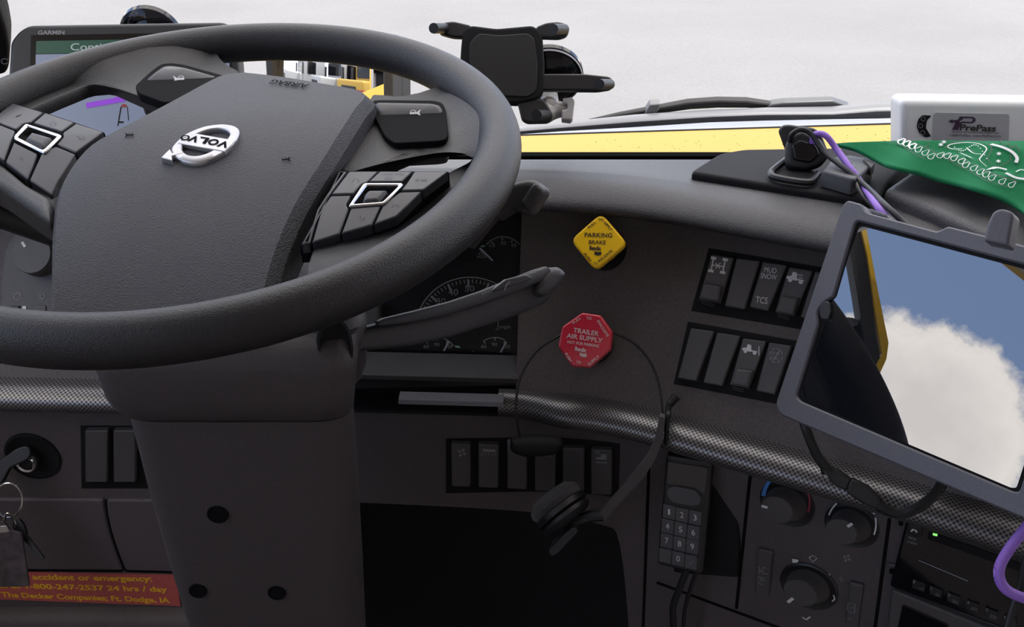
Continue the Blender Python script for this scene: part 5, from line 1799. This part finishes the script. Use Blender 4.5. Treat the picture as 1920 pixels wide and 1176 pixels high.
def ring_px(cx_, cy_, rx_, ry_, dep, r, tilt=0.0):
    return [at(cx_ + rx_ * math.cos(a) * math.cos(tilt) - ry_ * math.sin(a) * math.sin(tilt), cy_ + rx_ * math.cos(a) * math.sin(tilt) + ry_ * math.sin(a) * math.cos(tilt), dep + .004 * math.sin(a)) for a in [2 * math.pi * i / 36 for i in range(37)]]
o = MB().tube(ring_px(16, 938, 26, 32, dI - .004, 0), .0011, 8, sm=0, cap=False).out('key_ring', M['steel'])
tag(o, 'large steel ring hanging from the ignition key head', 'key ring')
o = MB().tube(ring_px(20, 985, 9, 23, dI - .006, 0, -.25), .0013, 8, sm=0, cap=False).out('key_ring', M['steel'])
tag(o, 'narrow steel ring linking the large ring to the metal tag and spare key', 'key ring')
sk = thing('spare_key', 'dark spare key dangling from the steel rings beside the metal tag', 'key', at(55, 1020, dI))
SKF = Fr(at(52, 1015, dI - .004), at(82, 1048, dI) - at(28, 985, dI), CU)
MB().plate_px(SKF, [(22, 984), (34, 972), (44, 984), (50, 1002), (42, 1014), (28, 1006)], -.002, .002, .001, r=4).out('key_head', M['black'], sk)
MB().plate_px(SKF, [(42, 1012), (50, 1004), (68, 1026), (83, 1047), (77, 1050), (66, 1038), (60, 1036), (56, 1026)], -.0012, .0012, .0004).out('key_blade', M['rubber'], sk)
TGF = Fr(at(15, 1050, dI - .008), (1, .05, 0), (0, .15, 1))
tgt = thing('metal_tag', 'worn dark metal tag hanging from the key rings in front of the red decal', 'tag', TGF)
M['tagm'] = mat('worn_tag', (.07, .06, .068), .5, metal=.4, vary=.4, vscale=90, bump=.2, bscale=300)
MB().plate_px(TGF, [(-45, 982), (6, 978), (18, 994), (40, 1000), (55, 1100), (-45, 1103)], -.0012, .0012, .0006, r=3).out('tag_plate', M['tagm'], tgt)
MB().plate_px(TGF, [(-8, 988), (12, 986), (18, 998), (-4, 1000)], .001, .0018, .0003).out('tag_clip', M['steel'], tgt)

# storage lids, decal and ledge below
lidm = mat('lid_grain', (.078, .066, .075), .5, bump=.4, bscale=1200, speck=.25, sscale=1200)
def lid(px, label):
    u = sum(p[0] for p in px) / len(px); v = sum(p[1] for p in px) / len(px)
    f = dfr(DL, u, v)
    t = thing('storage_lid', label, 'storage lid', f, 'storage lids under the ignition')
    MB().plate_px(f, px, -.004, .004, .003, r=6).out('lid_panel', lidm, t)
    MB().plate_px(f, [(a + (a - u) * .02, c + (c - v) * .03) for a, c in px], -.004, .0008, .0, r=6).out('gap_seal', M['groove'], t)
lid([(-160, 936), (194, 937), (197, 965), (205, 1000), (216, 1036), (230, 1071), (-160, 1068)], 'dark storage lid behind the hanging keys')
lid([(199, 938), (330, 938), (340, 1074), (235, 1071), (221, 1036), (209, 1000), (201, 965)], 'dark storage lid beside the steering column shroud')
DCF = dfr(DL, 140, 1103)
dec = thing('emergency_decal', 'red decal with yellow emergency phone lettering below the storage lids', 'decal', DCF)
dcp = MB().plate_px(DCF, [(-70, 1071), (330, 1079), (338, 1137), (-60, 1122)], .0, .0012, 0).out('decal_sheet', mat('decal_red', (.40, .085, .08), .55, speck=.3, sscale=700), dec)
b = MB()
b.text_px(DCF, 'In case of accident or emergency:', 124, 1084.5, 320, 14, .016, .0016, bold=.03)
b.text_px(DCF, 'call at 1-800-247-2537 24 hrs / day', 148, 1103, 330, 13, .025, .0016, bold=.03)
b.text_px(DCF, 'The Decker Companies; Ft. Dodge, IA', 160, 1122, 316, 13, .035, .0016, bold=.03)
b.out('lettering', mat('decal_ink', (.75, .42, .02), .6), dcp)
lg = MB()
rws = []
for u in range(-120, 421, 60):
    s, z = solve(DL, u, 1140)
    rws.append([dpt(s, DL(z) + d_, z + dz_) for d_, dz_ in ((-.005, .002), (.006, .001), (.014, -.003), (.018, -.010), (.02, -.05))])
lg.grid(rws).out('ledge', M['lower'], dash)

# ------------------------------------------------------------------ outside: hood, wiper, mirror
b = MB(); rws = []
def hz_(u):
    return 254 - (u - 985) * .031
for u in list(range(905, 2060, 35)):
    r_ = []
    for k_ in range(13):
        t = k_ / 12
        y_ = 2.32 + (1.36 - 2.32) * t
        e = hz_(u) + (303 - hz_(u)) * t ** 1.15
        d = ray(u, e)
        r_.append(CAM + d * (y_ / d.y))
    r_.insert(0, r_[0] + Vector((0, .03, -.03)))
    r_.insert(0, r_[0] + Vector((0, .02, -.25)))
    rws.append(r_)
rws.insert(0, [p + Vector((-.03, 0, -.02)) for p in rws[0]])
rws.insert(0, [p + Vector((-.02, 0, -.4)) for p in rws[0]])
hood = thing('truck_hood', 'yellow truck hood with specks of dirt, seen through the windshield', 'hood', (.5, 1.9, .3))
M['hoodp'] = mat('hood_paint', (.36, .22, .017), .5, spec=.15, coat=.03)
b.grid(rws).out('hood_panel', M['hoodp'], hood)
b = MB(); dr = random.Random(3)
# fender beside it, that carries the mirror
rws = []
for u in range(300, 906, 55):
    r_ = []
    for k_ in range(7):
        t = k_ / 6
        y_ = 2.75 + (1.40 - 2.75) * t
        e = 312 + (352 - 312) * t
        d = ray(u, e)
        r_.append(CAM + d * (y_ / d.y))
    r_.insert(0, r_[0] + Vector((0, .02, -.4)))
    rws.append(r_)
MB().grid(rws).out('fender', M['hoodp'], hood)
# thin dark deflector along the front edge
b = MB()
rws = []
for u in list(range(905, 2060, 35)):
    d0, d1_, d2_ = ray(u, hz_(u) + 3), ray(u, hz_(u) - 2), ray(u, hz_(u) - 17)
    rws.append([CAM + d0 * (2.31 / d0.y), CAM + d1_ * (2.33 / d1_.y), CAM + d2_ * (2.40 / d2_.y)])
b.grid(rws).out('bug_deflector', mat('deflector_grey', (.20, .20, .21), .3), hood, thick=.004)
b = MB()
rws = []
for u in list(range(905, 2060, 35)):
    d0, d1_ = ray(u, hz_(u) + 9), ray(u, hz_(u) - 2)
    rws.append([CAM + d0 * (2.30 / d0.y), CAM + d1_ * (2.305 / d1_.y)])
b.grid(rws).out('deflector_seal', M['matte'], hood, thick=.004)
spk = random.Random(5)
b = MB()
for i in range(70):
    u = spk.uniform(1100, 1690); t = spk.uniform(.1, .8); v = hz_(u) + (290 - hz_(u)) * t
    tt_ = ((v - hz_(u)) / (303 - hz_(u))) ** (1 / 1.15)
    y_ = 2.32 + (1.36 - 2.32) * tt_ - .004
    s_ = spk.uniform(.5, 1.3)
    vs = []
    for du, dv in ((-s_, 0), (0, -s_ * .8), (s_, 0), (0, s_ * .8)):
        d = ray(u + du, v + dv)
        vs.append(CAM + d * (y_ / d.y))
    b.add(vs, [(0, 1, 2, 3)])
o = b.out('dirt_specks', M['inkblack'], hood); o['kind'] = 'stuff'

WO = Fr(WS.w(0, 0, -.030), WS.ex, WS.ey)
wip = thing('windshield_wiper', 'grey windshield wiper resting along the bottom of the glass', 'wiper', WO.moved(.3, .05))
b = MB()
loft_px(b, WO, [(960, 243, 960, 251, .004), (1050, 233, 1050, 243, .006), (1190, 219, 1190, 234, .008), (1330, 210, 1330, 225, .008), (1430, 206, 1432, 222, .008), (1560, 205, 1560, 218, .009), (1640, 197, 1642, 217, .010), (1780, 194, 1780, 213, .010), (1960, 190, 1960, 206, .009)], 12)
b.out('blade', mat('wiper_grey', (.17, .175, .19), .4), wip)
WO2 = Fr(WS.w(0, 0, -.046), WS.ex, WS.ey)
b = MB()
loft_px(b, WO2, [(1105, 224, 1106, 227, .002), (1160, 212, 1162, 220, .004), (1215, 202, 1218, 213, .005), (1290, 188, 1292, 202, .006), (1345, 184, 1345, 199, .006), (1400, 185, 1399, 199, .006), (1450, 192, 1448, 203, .005), (1480, 196, 1478, 205, .004)], 12)
b.out('wiper_arm', M['rubber'], wip)
MB().plate_px(WO2, [(1428, 205), (1448, 196), (1470, 193), (1562, 190), (1594, 201), (1572, 206), (1556, 214), (1480, 214)], -.004, .006, .002, r=3).out('bracket', mat('bracket_grey', (.11, .115, .125), .35), wip)
MB().plate_px(WO2, [(1219, 197), (1238, 195), (1236, 207), (1228, 215), (1208, 215)], -.004, .007, .002, r=2).out('clip', mat('clip_grey', (.16, .16, .17), .35), wip)

# convex mirror standing on the fender
MC = at(617, 168, 2.45)
mf = Fr(MC, (1, -.34, 0), (0, .095, 1))
hm = thing('hood_mirror', 'rounded mirror on the fender, seen through the wheel, reflecting parked trucks', 'mirror', mf)
b = MB()
hw, hh = .158, .115
RHO = .75
n0 = 26
cen = mf.o - mf.ez * RHO
AIM = Vector((-.20, -1, .03))
rws = []
for i in range(n0 + 1):
    r_ = []
    for j in range(n0 + 1):
        x_ = -hw + 2 * hw * i / n0; y_ = -hh + 2 * hh * j / n0
        # keep the corners round
        k1 = 1 - .10 * (abs(x_) / hw) ** 4 * (abs(y_) / hh) ** 4
        x_ *= k1; y_ *= k1
        r_.append(mf.w(x_, y_, math.sqrt(RHO * RHO - x_ * x_ - y_ * y_) - RHO))
    rws.append(r_)
b.grid(rws).out('mirror_glass', mat('mirror_silver', (.93, .93, .93), .0, metal=1.0), hm, ang=80)
oo = rrect(-hw - .012, -hh - .014, hw + .012, hh + .014, .05, 8)
ii = rrect(-hw + .012, -hh + .012, hw - .012, hh - .012, .045, 8)
MB().frame(mf, oo, ii, -.05, .004, .003).out('mirror_rim', M['black'], hm)
MB().plate(mf, oo, -.10, -.052, 0).out('mirror_back', M['black'], hm)
b = MB(); fo = CAM + ray(630, 322) * (2.5 / ray(630, 322).y); b.tube([mf.w(0, -hh, -.07), mf.w(.01, -hh - .06, -.06), fo + Vector((0, 0, -.01))], .014, 10); b.out('mirror_stem', M['black'], hm)

# parked trucks behind, seen only in that mirror
def parked(x, y, ang, body, stripe, label, name='parked_truck'):
    f = Fr((x, y, GZ), (math.cos(ang), math.sin(ang), 0), (-math.sin(ang), math.cos(ang), 0))
    t = thing(name, label, 'truck', f, 'trucks parked behind')
    def bx(x0, y0, z0, x1, y1, z1, nm, m, bev=.05):
        return MB().plate(f, rrect(x0, y0, x1, y1, .12), z0, z1, bev).out(nm, m, t)
    bx(-1.15, -2.6, .9, 1.15, -.2, 3.4, 'cab', body, .12)
    bx(-1.05, -.3, .7, 1.05, 1.6, 2.05, 'hood', body, .15)
    if stripe:
        bx(-1.165, -2.61, 1.5, 1.165, -.19, 1.95, 'stripe', stripe, .01)
        bx(-1.06, -.3, 1.25, 1.06, 1.61, 1.62, 'stripe', stripe, .01)
    wf = Fr(f.w(0, -.2, 0), f.ex, (0, 0, 1))
    g = Fr(f.w(0, -.185, 2.65), -f.ex, (0, 0, 1))
    MB().plate(g, rrect(-.98, -.45, .98, .42, .12), -.01, .02, .01).out('windshield', M['gloss'], t)
    g = Fr(f.w(0, 1.62, 1.25), -f.ex, (0, 0, 1))
    MB().plate(g, rrect(-.55, -.4, .55, .5, .08), -.02, .03, .01).out('grille', M['black'], t)
    bx(-1.2, 1.4, .25, 1.2, 1.85, .72, 'bumper', M['clearish'], .06)
    for sx in (-1, 1):
        g = Fr(f.w(sx * 1.17, -1.1, 2.55), f.ey * sx, (0, 0, 1))
        MB().plate(g, rrect(-.45, -.5, .45, .45, .1), -.02, .02, .01).out('side_window', M['gloss'], t)
        for yy in (.9, -2.2):
            g = Fr(f.w(sx * 1.0, yy, .5), f.ey, (0, 0, 1))
            MB().lathe(g, [(.5, -.14), (.5, .14)], 28).out('wheel', M['rubber'], t)
        g = Fr(f.w(sx * 1.35, -.1, 2.4), -f.ex, (0, 0, 1))
        MB().plate(g, rrect(-.11, -.4, .11, .4, .06), -.06, .06, .02).out('side_mirror', M['black'], t)
    return t
white_p = mat('white_paint', (.30, .305, .31), .35)
lot_y = mat('lot_yellow', (.36, .22, .015), .4)
lot_r = mat('lot_red', (.28, .02, .02), .4)
parked(-7.6, -4.6, R(14), white_p, None, 'white parked truck with a dark windshield, reflected in the fender mirror')
parked(-11.4, -3.4, R(14), white_p, None, 'white parked truck beside another white truck, farther out in the mirror')
parked(-4.3, -4.4, R(8), lot_y, lot_r, 'yellow parked truck with a red stripe, reflected in the fender mirror')

# the driver's door mirror, seen only as a reflection in the tablet
def bounce(u, v, x):
    """where the tablet shows at (u, v), on the plane x = const outside the driver's door"""
    d = ray(u, v)
    t = (TB.o - CAM).dot(TB.ez) / d.dot(TB.ez)
    p = CAM + d * t
    r_ = d - TB.ez * (2 * d.dot(TB.ez))
    return p + r_ * ((x - p.x) / r_.x)
XM = -1.16
DMF = Fr(bounce(1620, 580, XM), (0, -1, 0), (0, 0, 1))
def bp(pts):
    out = []
    for u, v in pts:
        q = bounce(u, v, XM) - DMF.o
        out.append(Vector((q.dot(DMF.ex), q.dot(DMF.ey))))
    return out
dm = thing('door_mirror', 'tall dark door mirror with a yellow edge, reflected in the tablet screen', 'mirror', DMF)
MB().plate(DMF, fillet(bp([(1594, 440), (1606, 455), (1620, 540), (1630, 640), (1640, 690), (1626, 702), (1608, 640), (1596, 560), (1584, 490)]), .006), -.05, .0, .006).out('mirror_housing', M['rubber'], dm)
MB().plate(DMF, fillet(bp([(1600, 440), (1612, 450), (1632, 560), (1652, 660), (1648, 690), (1636, 716), (1630, 700), (1640, 680), (1628, 600), (1614, 500)]), .004), -.06, .012, .006).out('yellow_edge', paint_y, dm)
b = MB(); b.tube([DMF.w(.0, -.06, -.03), DMF.w(.05, -.10, .06), DMF.w(.05, -.12, .19)], .02, 10); b.out('mirror_arm', M['rubber'], dm)
